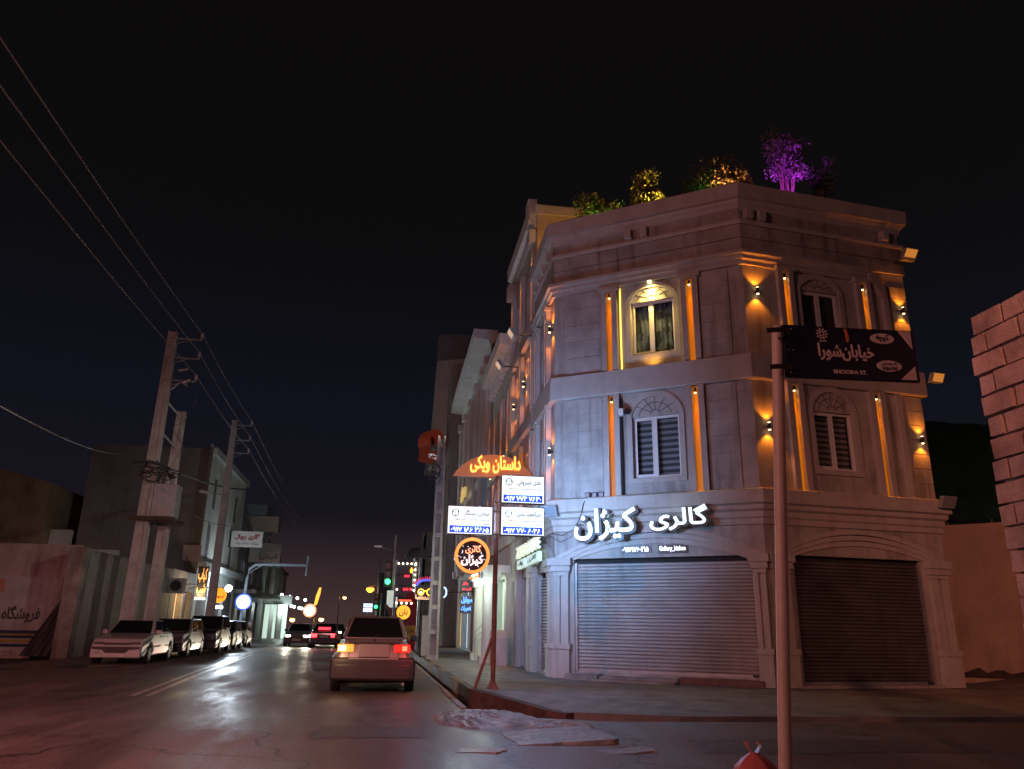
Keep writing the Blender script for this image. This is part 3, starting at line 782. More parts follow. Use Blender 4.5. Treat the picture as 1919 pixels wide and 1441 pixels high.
# drain pipe with small camera, meter boxes, cable
mb = MB(); mb.tube([FC.at(1.84, .055, 4.44), FC.at(1.84, .055, 6.92)], .03, 8)
tag(mb.build('drain_pipe', BLACKM), 'black vertical pipe beside the middle corner window', 'pipe')
t = thing('security_camera', 'small white box camera with round dark horn on the black pipe', 'camera', FC.at(1.9, .12, 6.5))
MB().box(FC, 1.82, 1.96, .09, .24, 6.44, 6.62).build('housing', PVC, t, bevel=.01)
MB().cyl(FC.at(1.96, .16, 6.53), FC.at(2.08, .20, 6.53), .05, 12, r2=.085).build('horn', BLACKM, t)
for i, (u, lab) in enumerate(((.95, 'small dark meter box on the ledge, nearest the left edge'), (1.13, 'small dark meter box in the middle of three on the ledge'), (1.31, 'small dark meter box on the ledge, nearest the orange light slot'))):
    t = thing('meter_box', lab, 'meter box', FC.at(u, .1, 4.44), group='meter boxes on the ledge')
    MB().box(FC, u - .065, u + .065, .06, .17, 4.44, 4.56).build('housing', BLACKM, t)
    MB().box(FC, u - .05, u + .05, .171, .178, 4.44, 4.535).build('cover', surf('meter_cover', (.35, .30, .33), .5, .1), t)
mb = MB()
mb.tube([FC.at(.95, .18, 4.46), FC.at(.88, .27, 4.25), FC.at(.80, .27, 3.95), FC.at(.62, .25, 3.66), FC.at(.3, .22, 3.52), FC.at(.0, .2, 3.58)], .011, 5)
mb.tube([FC.at(.80, .27, 3.95), FC.at(.58, .24, 3.5), FC.at(.25, .2, 3.36), FC.at(-.02, .2, 3.5)], .009, 5)
tag(mb.build('sign_cable', CABLE), 'thin black cable sagging from the meter boxes to the building edge', 'cable')
# ------------------------------------------------------------------ roof plants with coloured lights
BARK = surf('bark', (.12, .085, .06), .9, .3, 8, .3, 30)
LEAF = {k: surf('leaf_' + k, c, .6, .35, 6) for k, c in {'olive': (.17, .16, .06), 'dark': (.06, .09, .04), 'grey': (.12, .11, .10), 'red': (.13, .09, .05)}.items()}
def leaves(mb, c, r, n, ls, rnd, squash=1.0):
    for _ in range(n):
        while True:
            p = Vector((rnd.uniform(-1, 1), rnd.uniform(-1, 1), rnd.uniform(-1, 1)))
            if p.length < 1: break
        p = Vector(c) + Vector((p.x * r, p.y * r, p.z * r * squash))
        a = Vector((rnd.gauss(0, 1), rnd.gauss(0, 1), rnd.gauss(0, 1) + .4)).normalized(); t = a.cross(Vector((rnd.gauss(0, 1), rnd.gauss(0, 1), rnd.gauss(0, 1)))).normalized()
        s = ls * rnd.uniform(.6, 1.4)
        mb.add([p - t * s * .35, p + a * s * .55 - t * .0, p + t * s * .35, p - a * s * .55], [(0, 1, 2, 3)])
def roof_plant(x, y, z, label, h, spread, leaf, seed, stems=4, tall=False, n=260, ls=.085, name='roof_shrub'):
    rnd = random.Random(seed)
    t = thing(name, label, 'plant', (x, y, z), group='plants along the roof edge')
    pot = MB(); pot.cyl((x, y, z), (x, y, z + .35), .20, 16, r2=.27); pot.build('planter', CONC, t)
    st = MB(); lf = MB()
    for i in range(stems):
        a = rnd.uniform(0, 6.28); rr = spread * rnd.uniform(.15, .75)
        top = Vector((x + math.cos(a) * rr, y + math.sin(a) * rr, z + h * rnd.uniform(.68, 1.0)))
        b = Vector((x + math.cos(a) * .1, y + math.sin(a) * .1, z + .3)); mid = (b + top) / 2 + Vector((rnd.uniform(-.08, .08), rnd.uniform(-.08, .08), .1))
        st.tube([b, mid, top], .018 if not tall else .026, 6)
        ks = 5 if not tall else 4
        for k in range(ks):
            f = (.35 + .65 * k / (ks - 1)) if not tall else (.62 + .38 * k / (ks - 1))
            p = b.lerp(top, f) + Vector((rnd.uniform(-.14, .14), rnd.uniform(-.14, .14), rnd.uniform(-.05, .12))) * (1 + spread)
            leaves(lf, p, rnd.uniform(.16, .34) * (.6 + spread), int(3.4 * n / (stems * ks)) + 8, ls * .85, rnd, .8)
    st.build('stems', BARK, t); lf.build('foliage', LEAF[leaf], t)
    return t
roof_plant(5.75, 20.9, 12.75, 'olive roof shrub with a green light in it, farthest left on the roof edge', 1.45, .72, 'olive', 3, 9, n=1500)
roof_plant(6.85, 19.0, 12.35, 'round yellow lit roof shrub standing alone in the middle of the long edge', 1.6, .48, 'olive', 5, 8, n=1500)
roof_plant(7.75, 18.1, 12.25, 'low small green lit roof shrub between two taller plants', 1.2, .25, 'dark', 6, 4, n=240, ls=.07)
roof_plant(8.75, 17.9, 12.3, 'wide reddish bushy roof shrub next to the building corner', 1.55, .8, 'red', 11, 10, n=1800)
roof_plant(10.55, 18.0, 12.2, 'tall slender roof tree lit purple from below', 3.35, .60, 'grey', 21, 9, tall=True, n=1500, ls=.075, name='roof_tree')
roof_plant(11.9, 18.5, 12.25, 'dim grey feathery roof shrub right of the purple tree', 2.55, .42, 'grey', 31, 7, n=420)
for x, y, z, col, e, lab, nm in ((5.75, 20.45, 12.95, (.05, 1, .10), 90, 'small green garden spotlight under the leftmost roof shrub', 'g'), (6.75, 18.55, 12.72, (1, .70, .10), 190, 'small amber garden spotlight under the middle roof shrub', 'a'),
                                (7.85, 17.75, 12.62, (.15, 1, .1), 22, 'small green garden spotlight beside the low roof shrub', 'g'), (8.55, 17.4, 12.55, (1, .50, .14), 520, 'small amber garden spotlight under the wide reddish roof shrub', 'a'),
                                (9.45, 17.35, 12.75, (1, .03, .06), 9, 'small red garden spotlight between the reddish shrub and the purple tree', 'r'), (10.25, 17.45, 12.75, (.60, .04, 1), 420, 'small purple garden spotlight at the foot of the tall roof tree', 'p')):
    t = thing('garden_spotlight', lab, 'spotlight', (x, y, z - .12), group='coloured spotlights on the roof')
    MB().cyl((x, y, z - .12), (x, y, z - .02), .055, 12, r2=.07).build('housing', BLACKM, t)
    MB().cyl((x, y, z - .018), (x, y, z - .008), .06, 12).build('lens', emit('spot_lens_' + nm, col, 5), t)
    lamp('spot_light', 'SPOT', (x, y, z), e, col, t, (x + (.12 if nm == 'p' else 0), y + .35, z + 1.6), 95)
t = thing('garden_spotlight', 'second garden spotlight right of the leftmost roof shrub, warm', 'spotlight', (6.15, 20.3, 12.7), group='coloured spotlights on the roof')
MB().cyl((6.15, 20.3, 12.7), (6.15, 20.3, 12.82), .055, 12, r2=.07).build('housing', BLACKM, t)
lamp('spot_light', 'SPOT', (6.15, 20.3, 12.86), 60, (1, .66, .12), t, (5.9, 20.9, 14.3), 95)
t = thing('garden_spotlight', 'small amber garden spotlight washing the taller building wall behind the leftmost shrub', 'spotlight', (5.1, 20.6, 12.05), group='coloured spotlights on the roof')
MB().cyl((5.1, 20.6, 12.05), (5.1, 20.6, 12.2), .055, 12, r2=.07).build('housing', BLACKM, t)
lamp('spot_light', 'POINT', (5.1, 20.9, 12.45), 60, (1, .52, .10), t)
random.seed(11)

# ------------------------------------------------------------------ the row of buildings along the street
def street_face(x0, y_far, y_near): return F((x0, y_far), (x0, y_near))
def upright_front(root, fr, floors, u_bays, win_w, ztop, wallmat, trim, ground_top=4.3, ground_holes=(), cornice=.25, slots=False, lit=(), columns=False):
    """one street front: wall with openings, bands, windows, light slots"""
    holes = list(ground_holes)
    for z0, z1 in floors:
        for u in u_bays: holes.append((u - win_w / 2, u + win_w / 2, z0, z1))
    m = MB(); m.wall(fr, 0, fr.len, .1, ztop, holes, .2); m.build('wall', wallmat, root)
    for z0, z1 in floors:
        for u in u_bays: window(fr, (u - win_w / 2, u + win_w / 2, z0, z1), root, -.12, 'dark')
    for z0, z1 in [f for f in floors]:
        MB().box(fr, 0, fr.len, 0, .14, z0 - .95, z0 - .55).build('floor_band', trim, root)
    MB().sweep([fr.at(0, 0, 0)[:2], fr.at(fr.len, 0, 0)[:2]], [(0, ztop - .75), (.08, ztop - .75), (.12, ztop - .5), (cornice, ztop - .42), (cornice + .03, ztop), (-.3, ztop), (-.3, ztop - .4)]).build('roof_cornice', trim, root)

# second building: tall, the same pale stone
b2 = thing('stone_building', 'tall four storey stone building with orange light slots, right behind the corner building', 'building', (6.0, 24.6, .2))
f2 = street_face(4.05, 27.0, 22.1)
upright_front(b2, f2, [(5.0, 6.6), (8.2, 9.8), (11.2, 12.7)], (1.3, 3.6), 1.05, 14.55, STONE, STONE2, ground_holes=[(.6, 2.2, .25, 2.8), (2.7, 4.3, .25, 2.8)])
m = MB()
m.wbox(4.04, 12.0, 22.06, 22.3, 11.5, 14.3); m.wbox(4.25, 12.0, 22.31, 26.8, .2, 14.2)
m.build('side_wall', surf('warm_side_wall', (.46, .36, .24), .75, .12, 1.2, .1, 20), b2)
MB().wbox(3.95, 12.0, 21.98, 22.4, 14.302, 14.62).build('parapet', STONE2, b2)
each('parapet_pier', STONE2, b2, ((4.35, 4.85, .30, 14.0, 14.9), (.1, .6, .3, 13.2, 13.75), (4.3, 4.9, .26, 13.3, 13.75)), lambda m, q: m.box(f2, q[0], q[1], 0, q[2], q[3], q[4]))
for u in (.45, 2.45, 4.6):
    for z0, z1 in ((4.5, 7.0), (7.6, 10.1), (10.6, 13.1)):
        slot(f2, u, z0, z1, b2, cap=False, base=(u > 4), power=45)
for u, z in ((3.1, 5.7), (3.1, 9.0), (1.0, 5.6), (1.0, 8.8)): wall_lamp(f2, u, z, b2, .05, power=45, ang=90)
each('ground_pilaster', STONE2, b2, (.25, 2.45, 4.6), lambda m, u: m.box(f2, u - .2, u + .2, 0, .16, .2, 3.3))
for u, col, lab in ((1.42, 1, 'roller_shutter'), (3.5, 1, 'roller_shutter')):
    m = MB()
    for i in range(28): m.box(f2, u - .8, u + .8, -.14, -.10 - .01 * (i % 2), .25 + i * .09, .25 + i * .09 + .088)
    m.build('roller_shutter', SHUT, b2)
# wrought stair foot at the pavement
MB().prism(F((3.75, 25.5), (3.75, 25.1)), [(0, .2), (.4, .2), (.38, .6), (.28, 1.0), (.1, 1.2), (0, 1.25)], 0, .5).build('curved_buttress', STONE2, b2)

# the gallery flood lamps on short arms high on the row (seen from below, their faces lit)
LITPANEL = emit('warm_floodlight_face', (1.0, .66, .38), .4)
t = floodlight('floodlight', f2, 4.45, .62, 10.2, 'lit square floodlight on an arm high on the tall stone building, nearer one', LITPANEL, .5, .24)
t = floodlight('floodlight', f2, 1.6, .62, 10.1, 'lit square floodlight on an arm high on the tall stone building, farther one', LITPANEL, .5, .24)
t = floodlight('floodlight', FA, 4.60, .5, 10.75, 'square floodlight with a painted amber glow under the roof at the alley end of the corner building', emit('painted_amber_face', (1.0, .36, .06), .5, (.2, .08, .02)), .5, .2)  # face glows by itself to carry the wall lamp's amber light
t = floodlight('floodlight', FA, 4.98, .42, 7.45, 'square floodlight with a painted amber glow behind the blue street sign', emit('painted_amber_face', (1.0, .36, .06), .5, (.2, .08, .02)), .3, .18)

# third building with lit ground floor
b3 = thing('plastered_building', 'lower pale building with a white lit entrance column and deep sloping cornice', 'building', (6.0, 30.0, .2))
f3 = street_face(4.05, 33.0, 27.05)
upright_front(b3, f3, [(5.0, 6.6), (8.0, 9.6)], (1.0, 3.0, 5.0), 1.0, 12.0, PALE, WHITEP, ground_holes=[(.5, 2.6, .25, 3.0), (3.2, 5.4, .25, 3.0)], cornice=.5)
MB().wbox(4.25, 12, 27.2, 32.9, .2, 11.8).build('core', CONC, b3)
for u in (.28, 2.0, 4.0, 5.7):
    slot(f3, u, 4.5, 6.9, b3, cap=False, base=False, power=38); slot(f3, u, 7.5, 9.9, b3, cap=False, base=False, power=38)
for u, z in ((5.75, 7.2), (4.0, 7.2), (2.0, 7.2)): wall_lamp(f3, u, z, b3, .2, power=30, ang=90)
each('bracket', WHITEP, b3, range(9), lambda m, i: m.box(f3, .3 + i * .65, .48 + i * .65, .0, .22, 10.9, 11.2))
def pcol(col, y):
    col.cyl((3.35, y, .2), (3.35, y, 2.75), .22, 18, r2=.20); col.wbox(3.05, 3.65, y - .3, y + .3, .2, .42); col.wbox(3.08, 3.62, y - .28, y + .28, 2.75, 2.95); col.wbox(3.0, 3.7, y - .35, y + .35, 2.95, 3.1)
each('portico_column', WHITEP, b3, (26.9, 29.6), pcol)
MB().wbox(2.9, 4.03, 26.5, 30.2, 3.1, 3.35).build('portico_slab', WHITEP, b3)
LITGREEN = emit('lit_shop_interior', (.62, .80, .60), .55)
MB().box(f3, 3.25, 5.35, -.19, -.17, .3, 2.95).build('lit_interior', LITGREEN, b3)
MB().box(f3, .55, 2.55, -.19, -.17, .3, 2.95).build('lit_interior', LITGREEN, b3)
rl = MB()
for k in range(3):
    rl.tube([(3.0, 27.6, .75 + k * .22), (3.9, 29.2, 1.45 + k * .22)], .02, 5)
for k in range(4): rl.tube([(3.0 + .3 * k, 27.6 + .53 * k, .3), (3.0 + .3 * k, 27.6 + .53 * k, 1.2 + .23 * k)], .018, 5)
rl.build('stair_rail', STEEL, b3)
lamp('portico_lamp', 'POINT', (3.0, 26.1, 2.5), 30, (.80, 1.0, .78), b3, radius=.08)
lamp('portico_lamp', 'POINT', (3.0, 28.3, 2.8), 70, (.85, 1.0, .82), b3, radius=.1)
lamp('flood_beam', 'SPOT', (3.2, 23.2, 9.9), 1700, (1.0, .90, .80), b2, (-10, 35, 6), 40, .8, .12)
lamp('flood_beam', 'SPOT', (3.2, 26.0, 9.9), 1700, (.92, .95, 1.0), b2, (-12, 54, 6), 40, .8, .12)
t = thing('entrance_lamp', 'bright white lamp on the entrance portico behind the rusty sign post', 'lamp', (3.05, 26.45, 2.75))
MB().cyl((3.05, 26.45, 2.72), (3.05, 26.45, 2.86), .09, 12).build('lamp_glass', emit('white_lamp_glass', (.9, 1, .92), 9), t)
MB().tube([(3.05, 26.45, 2.86), (3.05, 26.5, 3.1)], .02, 5).build('bracket', BLACKM, t)

# fourth building with white columns, gilded letters
b4 = thing('column_front_building', 'white building with tall half columns and gilded letters, left of the stone building', 'building', (6.0, 40, .2))
f4 = street_face(3.95, 46.5, 33.05)
upright_front(b4, f4, [(5.2, 7.0), (8.6, 10.4)], (1.5, 4.5, 7.5, 10.5, 12.6), 1.3, 14.5, PALE, WHITEP, cornice=.8, ground_holes=[(.8, 3.0, .25, 3.2), (4.4, 6.6, .25, 3.2), (8.0, 10.2, .25, 3.2)])
MB().wbox(4.2, 12, 33.2, 46.3, .2, 14.3).build('core', CONC, b4)
def hcol(m, u):
    m.cyl(f4.at(u, .02, 4.4), f4.at(u, .02, 12.8), .24, 14); m.box(f4, u - .32, u + .32, 0, .34, 12.8, 13.2); m.box(f4, u - .32, u + .32, 0, .34, 4.0, 4.4)
each('half_column', WHITEP, b4, (.3, 3.0, 6.0, 9.0, 11.6, 13.2), hcol)
MB().box(f4, .85, 2.95, -.19, -.17, .3, 3.15).build('lit_interior', emit('warm_shop_interior', (1.0, .72, .40), .8), b4)
MB().box(f4, 4.45, 6.55, -.19, -.17, .3, 3.15).build('lit_interior', emit('cool_shop_interior', (.65, .8, .95), .8), b4)
t = thing('gilded_sign', 'row of small gilded letters high on the white column front', 'sign', f4.at(6, .4, 8.0))
m = MB(); put_text(m, f4, 'رستوران', 4.8, 7.4, 7.7, 8.5, .36, .46, offset=.03, grow=0)
m.build('lettering', emit('gilded_letters', (.85, .62, .22), .5), t)
# tower with an orange ring
b5 = thing('pale_tower', 'tall pale tower with a slanted fin rising above the row at the far end', 'building', (6, 58, .2))
m = MB(); f5 = street_face(3.4, 64.0, 50.0)
m.wall(f5, 0, f5.len, .1, 18.6, [(2, 4, 6, 8), (6, 8, 6, 8), (10, 12, 6, 8), (2, 4, 10, 12), (6, 8, 10, 12), (10, 12, 10, 12)], .25)
m.wbox(3.6, 14, 50.2, 63.8, .2, 18.4); m.wbox(3.4, 14, 50.0, 50.2, .1, 18.6)
m.build('wall', PALE, b5)
MB().hexa([(2.3, 55.5, 12.5), (4.2, 54.5, 12.5), (4.2, 56.5, 12.5), (2.3, 57.5, 12.5), (2.55, 55.5, 20.6), (4.5, 54.5, 20.6), (4.5, 56.5, 20.6), (2.55, 57.5, 20.6)]).build('fin', WHITEP, b5)
MB().hexa([(2.55, 55.5, 20.62), (4.5, 54.5, 20.62), (4.5, 56.5, 20.62), (2.55, 57.5, 20.62), (2.55, 55.5, 22.8), (4.9, 54.5, 22.5), (4.9, 56.5, 22.5), (2.55, 57.5, 22.8)]).build('fin_cap', surf('grey_fin_cap', (.25, .26, .28), .7, .1), b5)
MB().box(f5, 2, 12, .0, 1.2, 13.0, 13.3).build('balcony_slab', CONC, b5)
t = thing('ring_sign', 'round red rimmed drum sign with a glittering side at the edge of the far tower', 'sign', (2.55, 53, 12.4))
m = MB(); fr = F((2.35, 52.9), (2.75, 53.15)); ell = lambda a_, c_, k: [(.25 + a_ * math.cos(2 * math.pi * i / 32), c_ + k * math.sin(2 * math.pi * i / 32)) for i in range(33)]
m.strip(fr, ell(.50, 13.75, .62), ell(.74, 13.75, .86), -1.1, .15); m.build('ring', emit('red_drum_rim', (.80, .10, .04), .07, (.34, .09, .06)), t)
m = MB(); m.disc(fr, .25, 13.75, .61, -.9, -.8, rx=.49); m.build('face', surf('dark_drum_face', (.02, .02, .025), .3, .3, 6), t)
m = MB(); m.prism(fr, [(-.45, 12.4), (.55, 12.3), (.78, 12.9), (.9, 13.5), (.6, 13.1), (.25, 12.86), (-.1, 13.05), (-.42, 13.4)][::1], -1.0, .05); m.build('lower_body', emit('red_drum_body', (.75, .09, .04), .05, (.32, .09, .06)), t)
m = MB(); rnd = random.Random(6)
for k in range(30): m.disc(fr, rnd.uniform(-.3, .7), rnd.uniform(12.45, 12.85), .022, .05, .07, 6)
m.build('glitter', emit('glitter_white', (.9, .95, 1), .9), t)
MB().tube([fr.at(.8, -.5, 13.7), (4.4, 54.6, 13.7)], .05, 6).build('bracket', BLACKM, t)
# far end of the street on the right, low dark blocks
for i, (y0, y1, h, x) in enumerate(((66, 80, 9, 2.6), (82, 100, 6.5, 1.2), (104, 130, 8, -1.5))):
    t = thing('far_shop_building', ('dim plain block beyond the tower, nearest of the far right row', 'low dim block beyond the plain one on the right', 'faint block at the far end of the street on the right')[i], 'building', (x + 5, (y0 + y1) / 2, .1))
    fr = F((x, y1), (x, y0)); m = MB(); m.wall(fr, 0, fr.len, .1, h, [(2, 5, .3, 2.8), (7, 10, .3, 2.8), (2.5, 4.5, 4.2, 5.8), (7.5, 9.5, 4.2, 5.8)], .2); m.wbox(x + .2, x + 10, y0, y1, .1, h - .05); m.build('wall', CONC, t)
    MB().box(fr, 1, 11, .05, .3, 2.9, 3.6).build('fascia_board', surf('dark_fascia', (.08, .07, .07), .5, .2), t)

# ------------------------------------------------------------------ signs over the pavement
# rusty post with brace
t = thing('sign_post', 'rusty steel sign post with a slanting brace at the kerb corner', 'post', (2.06, 15.6, .2))
MB().cyl((2.06, 15.6, .18), (2.06, 15.6, 4.3), .048, 14).build('post', RUST, t)
MB().tube([(1.70, 15.5, .19), (2.03, 15.59, 1.12)], .032, 8).build('brace', RUST, t)
MB().hexa([(1.94, 15.5, .19), (2.18, 15.5, .19), (2.18, 15.7, .19), (1.94, 15.7, .19), (2.03, 15.57, .36), (2.09, 15.57, .36), (2.09, 15.63, .36), (2.03, 15.63, .36)]).build('foot_plate', RUST, t)
m = MB()
for z in (3.1, 3.55, 3.75, 4.22): m.tube([(1.2 if z < 3.7 and z > 3.0 and z != 3.1 else 2.0, 15.5, z), (2.9, 15.5, z)], .018, 6)
m.tube([(1.2, 15.5, 3.1), (2.0, 15.5, 3.1)], .018, 6); m.tube([(1.75, 15.5, 2.66), (2.06, 15.6, 2.66)], .02, 6)
m.build('sign_arm', RUST, t)
BOXW = emit('lightbox_face', (.80, .94, 1.0), 1.35); BOXR = emit('lightbox_rear_face', (.70, .88, 1.0), 3); BOXB = emit('lightbox_blue', (.02, .07, .62), .6); INK = surf('sign_ink', (.03, .05, .05), .6, .05); INKG = surf('sign_ink_grey', (.05, .08, .09), .6, .05)
WHT = emit('lightbox_white_digits', (.85, .95, 1.0), 1.6)
def lightbox(x0, x1, z0, z1, name_, l1, l2, digits, label, emblem=1.0):
    fr = toward(0, 15.3); t = thing('lightbox_sign', label, 'sign', ((x0 + x1) / 2, 15.36, z0), group='lightbox signs on the rusty post')
    m = MB(); m.box(fr, x0, x1, -.12, 0, z0, z1); m.build('case', surf('sign_case', (.10, .10, .11), .4, .05), t, bevel=.015)
    w_ = x1 - x0; h = z1 - z0
    for d0, d1 in ((.002, .008), (-.128, -.122)):
        m = MB(); m.box(fr, x0 + .02, x1 - .02, d0, d1, z0 + .02, z1 - .02); m.build('face' if d0 > 0 else 'rear_face', BOXW if d0 > 0 else BOXR, t)
    m = MB(); m.box(fr, x0 + .05, x1 - .05, .009, .012, z0 + .035, z0 + .035 + h * .245); m.build('number_band', BOXB, t)
    m = MB(); put_text(m, fr, digits, x0 + .08, x1 - .08, z0 + .052, z0 + .02 + h * .245, .013, .017, offset=.022, raw=True, res=2); m.build('number', WHT, t)
    m = MB(); put_text(m, fr, name_, x0 + .33, x1 - .07, z0 + h * .62, z0 + h * .86, .009, .013, offset=.022, res=2); m.build('name_lettering', INK, t)
    m = MB(); put_text(m, fr, l1, x0 + .14, x1 - .06, z0 + h * .47, z0 + h * .565, .009, .012, offset=.03, res=1); m.build('small_print', INKG, t); m = MB(); put_text(m, fr, l2, x0 + .14, x1 - .06, z0 + h * .325, z0 + h * .43, .009, .012, offset=.035, res=1)
    m.build('small_print', INKG, t)
    m = MB(); cx_, cz = x0 + .16, z0 + h * .75; r = .075
    m.strip(fr, [(cx_ + r * .8 * math.cos(a), cz + r * .8 * math.sin(a)) for a in [2 * math.pi * i / 24 for i in range(25)]], [(cx_ + r * math.cos(a), cz + r * math.sin(a)) for a in [2 * math.pi * i / 24 for i in range(25)]], .009, .012)
    m.box(fr, cx_ - .004, cx_ + .004, .009, .0125, cz - r * 1.25, cz + r * .55); m.box(fr, cx_ - .05, cx_ + .05, .009, .0121, cz + r * .35, cz + r * .42)
    for s_ in (-1, 1): m.prism(fr, [(cx_ + s_ * .05 - .022, cz), (cx_ + s_ * .05 + .022, cz), (cx_ + s_ * .05, cz + r * .34)], .009, .0123)
    m.build('scales_emblem', INKG if emblem > .5 else surf('faint_ink', (.4, .5, .52), .6, .05), t)
    lamp('box_light', 'AREA', fr.at((x0 + x1) / 2, -.14, (z0 + z1) / 2), 125, (.30, .54, 1.0), t, (3.7, 19.1, 4.3), spread=128)
    lamp('box_light', 'AREA', fr.at((x0 + x1) / 2, .03, (z0 + z1) / 2), 34, (.34, .55, 1.0), t, fr.at((x0 + x1) / 2, 3, 0))
LW1 = 'وکیل پایه یک دادگستری و مشاور حقوقی'
lightbox(1.04, 1.95, 3.05, 3.62, 'صادق رستگار', LW1, 'کارشناس ارشد حقوق خصوصی', '۰۹۱۷ ۱۸۶ ۳۸۶۵', 'white lawyer lightbox left of the rusty post, above the round orange sign')
lightbox(2.10, 3.0, 3.70, 4.28, 'هادی خسروانی', LW1, 'کارشناس حقوق و مدرس دانشگاه', '۰۹۱۷ ۷۷۳ ۷۸۳۰', 'upper white lawyer lightbox of the two right of the rusty post')
lightbox(2.10, 3.0, 3.06, 3.64, 'عبدالحمید بنادی', LW1, 'کارشناس ارشد حقوق جزا و جرم شناسی', '۰۹۱۷ ۷۷۰ ۸۰۳۸', 'lower white lawyer lightbox of the two right of the rusty post', 0)
# round gallery sign
t = thing('round_sign', 'round orange ringed neon sign hanging under the left lightbox', 'sign', (1.56, 15.35, 2.3))
fr = toward(1.56, 15.3); m = MB()
circ = lambda r, n=40: [(r * math.cos(2 * math.pi * i / n), 2.65 + r * math.sin(2 * math.pi * i / n)) for i in range(n + 1)]
m.disc(fr, 0, 2.65, .35, -.14, -.02, 40); m.build('case', surf('sign_case', (.1, .1, .11), .4, .05), t)
m = MB(); m.strip(fr, circ(.285), circ(.345), -.018, .02); m.build('neon_ring', emit('orange_neon', (1.0, .34, .07), 1.15), t)
m = MB(); m.disc(fr, 0, 2.65, .28, -.018, -.008, 36); m.build('face', surf('dark_sign_face', (.035, .035, .05), .35, .2, 8), t)
m = MB(); put_text(m, fr, 'گالری', -.14, .17, 2.68, 2.86, 0, .02, offset=.025); m.build('upper_lettering', emit('orange_letters', (1.0, .42, .22), 1.3), t)
m = MB(); put_text(m, fr, 'کیژان', -.22, .22, 2.45, 2.67, 0, .02, offset=.03); m.build('lower_lettering', emit('pinkish_white_letters', (1.0, .80, .74), 1.3), t)
m = MB(); rnd = random.Random(2)
for k in range(18):
    a = rnd.uniform(0, 6.28); r = rnd.uniform(.18, .265); m.disc(fr, r * math.cos(a), 2.65 + r * math.sin(a), .009, -.006, .004, 8)
m.build('sparkle', emit('sparkle_white', (.8, .9, 1), 1.5), t)
m = MB(); put_text(m, fr, 'گالری', -.05, .16, 2.20, 2.29, -.02, .0, offset=.05); m.build('small_lettering', emit('amber_letters', (1, .35, .04), 1.0), t)
MB().tube([fr.at(-.05, -.08, 3.0), fr.at(-.05, -.08, 3.08)], .02, 6).build('hanger', BLACKM, t)
# restaurant arch sign
t = thing('arch_sign', 'orange arched restaurant sign with glowing yellow script above the lightboxes', 'sign', (2.8, 22.0, 5.45))
fr = toward(0, 22.0); a = arch_pts(1.62, 4.0, 5.52, .64, 24)
m = MB(); m.prism(fr, [(1.62, 5.50), (4.0, 5.50)] + list(reversed(a[1:-1])), -.16, 0); m.build('board', emit('orange_board', (.60, .10, .015), .22, (.5, .16, .05)), t)
m = MB(); put_text(m, fr, 'داستان ویکی', 2.10, 3.58, 5.60, 6.12, .002, .03, offset=.03, grow=.05); m.build('letter_edge', emit('deep_orange_edge', (.8, .20, .01), .5), t)
m = MB(); put_text(m, fr, 'داستان ویکی', 2.10, 3.58, 5.60, 6.12, .031, .05, offset=.02); m.build('lettering', emit('yellow_letters', (1.0, .62, .10), 1.5), t)
lamp('sign_light', 'POINT', fr.at(2.7, .35, 5.8), 3.5, (1, .42, .06), t, radius=.25)
# latin and Persian lettering on the street face
frz = F((3.86, 23.6), (3.86, 19.8))
t = thing('raised_letter_sign', 'pale raised latin letters on the street side of the corner building', 'sign', frz.at(1.9, 0, 3.4))
m = MB(); put_text(m, frz, 'ZARBAFTE', .15, 3.7, 3.30, 3.62, .06, .16, offset=.02, raw=True); m.build('lettering', emit('cream_letters', (.78, .86, .62), .62), t)
m = MB(); put_text(m, frz, 'ZARBAFTE', .15, 3.7, 3.30, 3.62, .0, .055, offset=.02, grow=.02, raw=True); m.build('letter_edge', BLACKM, t)
t = thing('persian_box_sign', 'small greenish white lit word boxes under the raised latin letters', 'sign', frz.at(1.9, .05, 3.0))
for a_, b_, w_ in ((.2, 1.5, 'زربافت'), (1.9, 3.6, 'گالری')):
    m = MB(); m.box(frz, a_, b_, .0, .12, 2.98, 3.24); m.build('case', emit('greenish_box', (.62, .85, .72), .55), t, bevel=.02)
    m = MB(); put_text(m, frz, w_, a_ + .2, b_ - .2, 3.03, 3.19, .122, .13, offset=.02); m.build('lettering', surf('dark_green_ink', (.03, .08, .06), .6, .05), t)
# ------------------------------------------------------------------ right pavement further on
t = thing('utility_pole', 'concrete pole with stepped hollows on the right pavement behind the round orange sign', 'pole', (1.66, 29.3, .2))
m = MB()
for s_ in (-1, 1): m.hexa([(1.66 + s_ * .16 - .05, 29.15, .18), (1.66 + s_ * .16 + .05, 29.15, .18), (1.66 + s_ * .16 + .05, 29.45, .18), (1.66 + s_ * .16 - .05, 29.45, .18), (1.66 + s_ * .11 - .04, 29.2, 8.4), (1.66 + s_ * .11 + .04, 29.2, 8.4), (1.66 + s_ * .11 + .04, 29.4, 8.4), (1.66 + s_ * .11 - .04, 29.4, 8.4)])
for k in range(10): m.wbox(1.53, 1.79, 29.19, 29.4, .2 + k * .86, .36 + k * .86)
m.wbox(1.53, 1.79, 29.39, 29.41, .2, 8.3)
m.build('shaft', CONC_POLE, t)
m = MB(); rnd = random.Random(3)
for k in range(6):
    r = rnd.uniform(.12, .3); z = 7.0 + rnd.uniform(-.35, .3)
    m.tube([(1.5 - .15 * k / 6 + r * math.cos(2 * math.pi * i / 14) * .9, 29.05, z + r * math.sin(2 * math.pi * i / 14)) for i in range(15)], .018, 5)
m.build('cable_coil', CABLE, t)

def sign_thing(name, label, cat, base): return thing(name, label, cat, base)
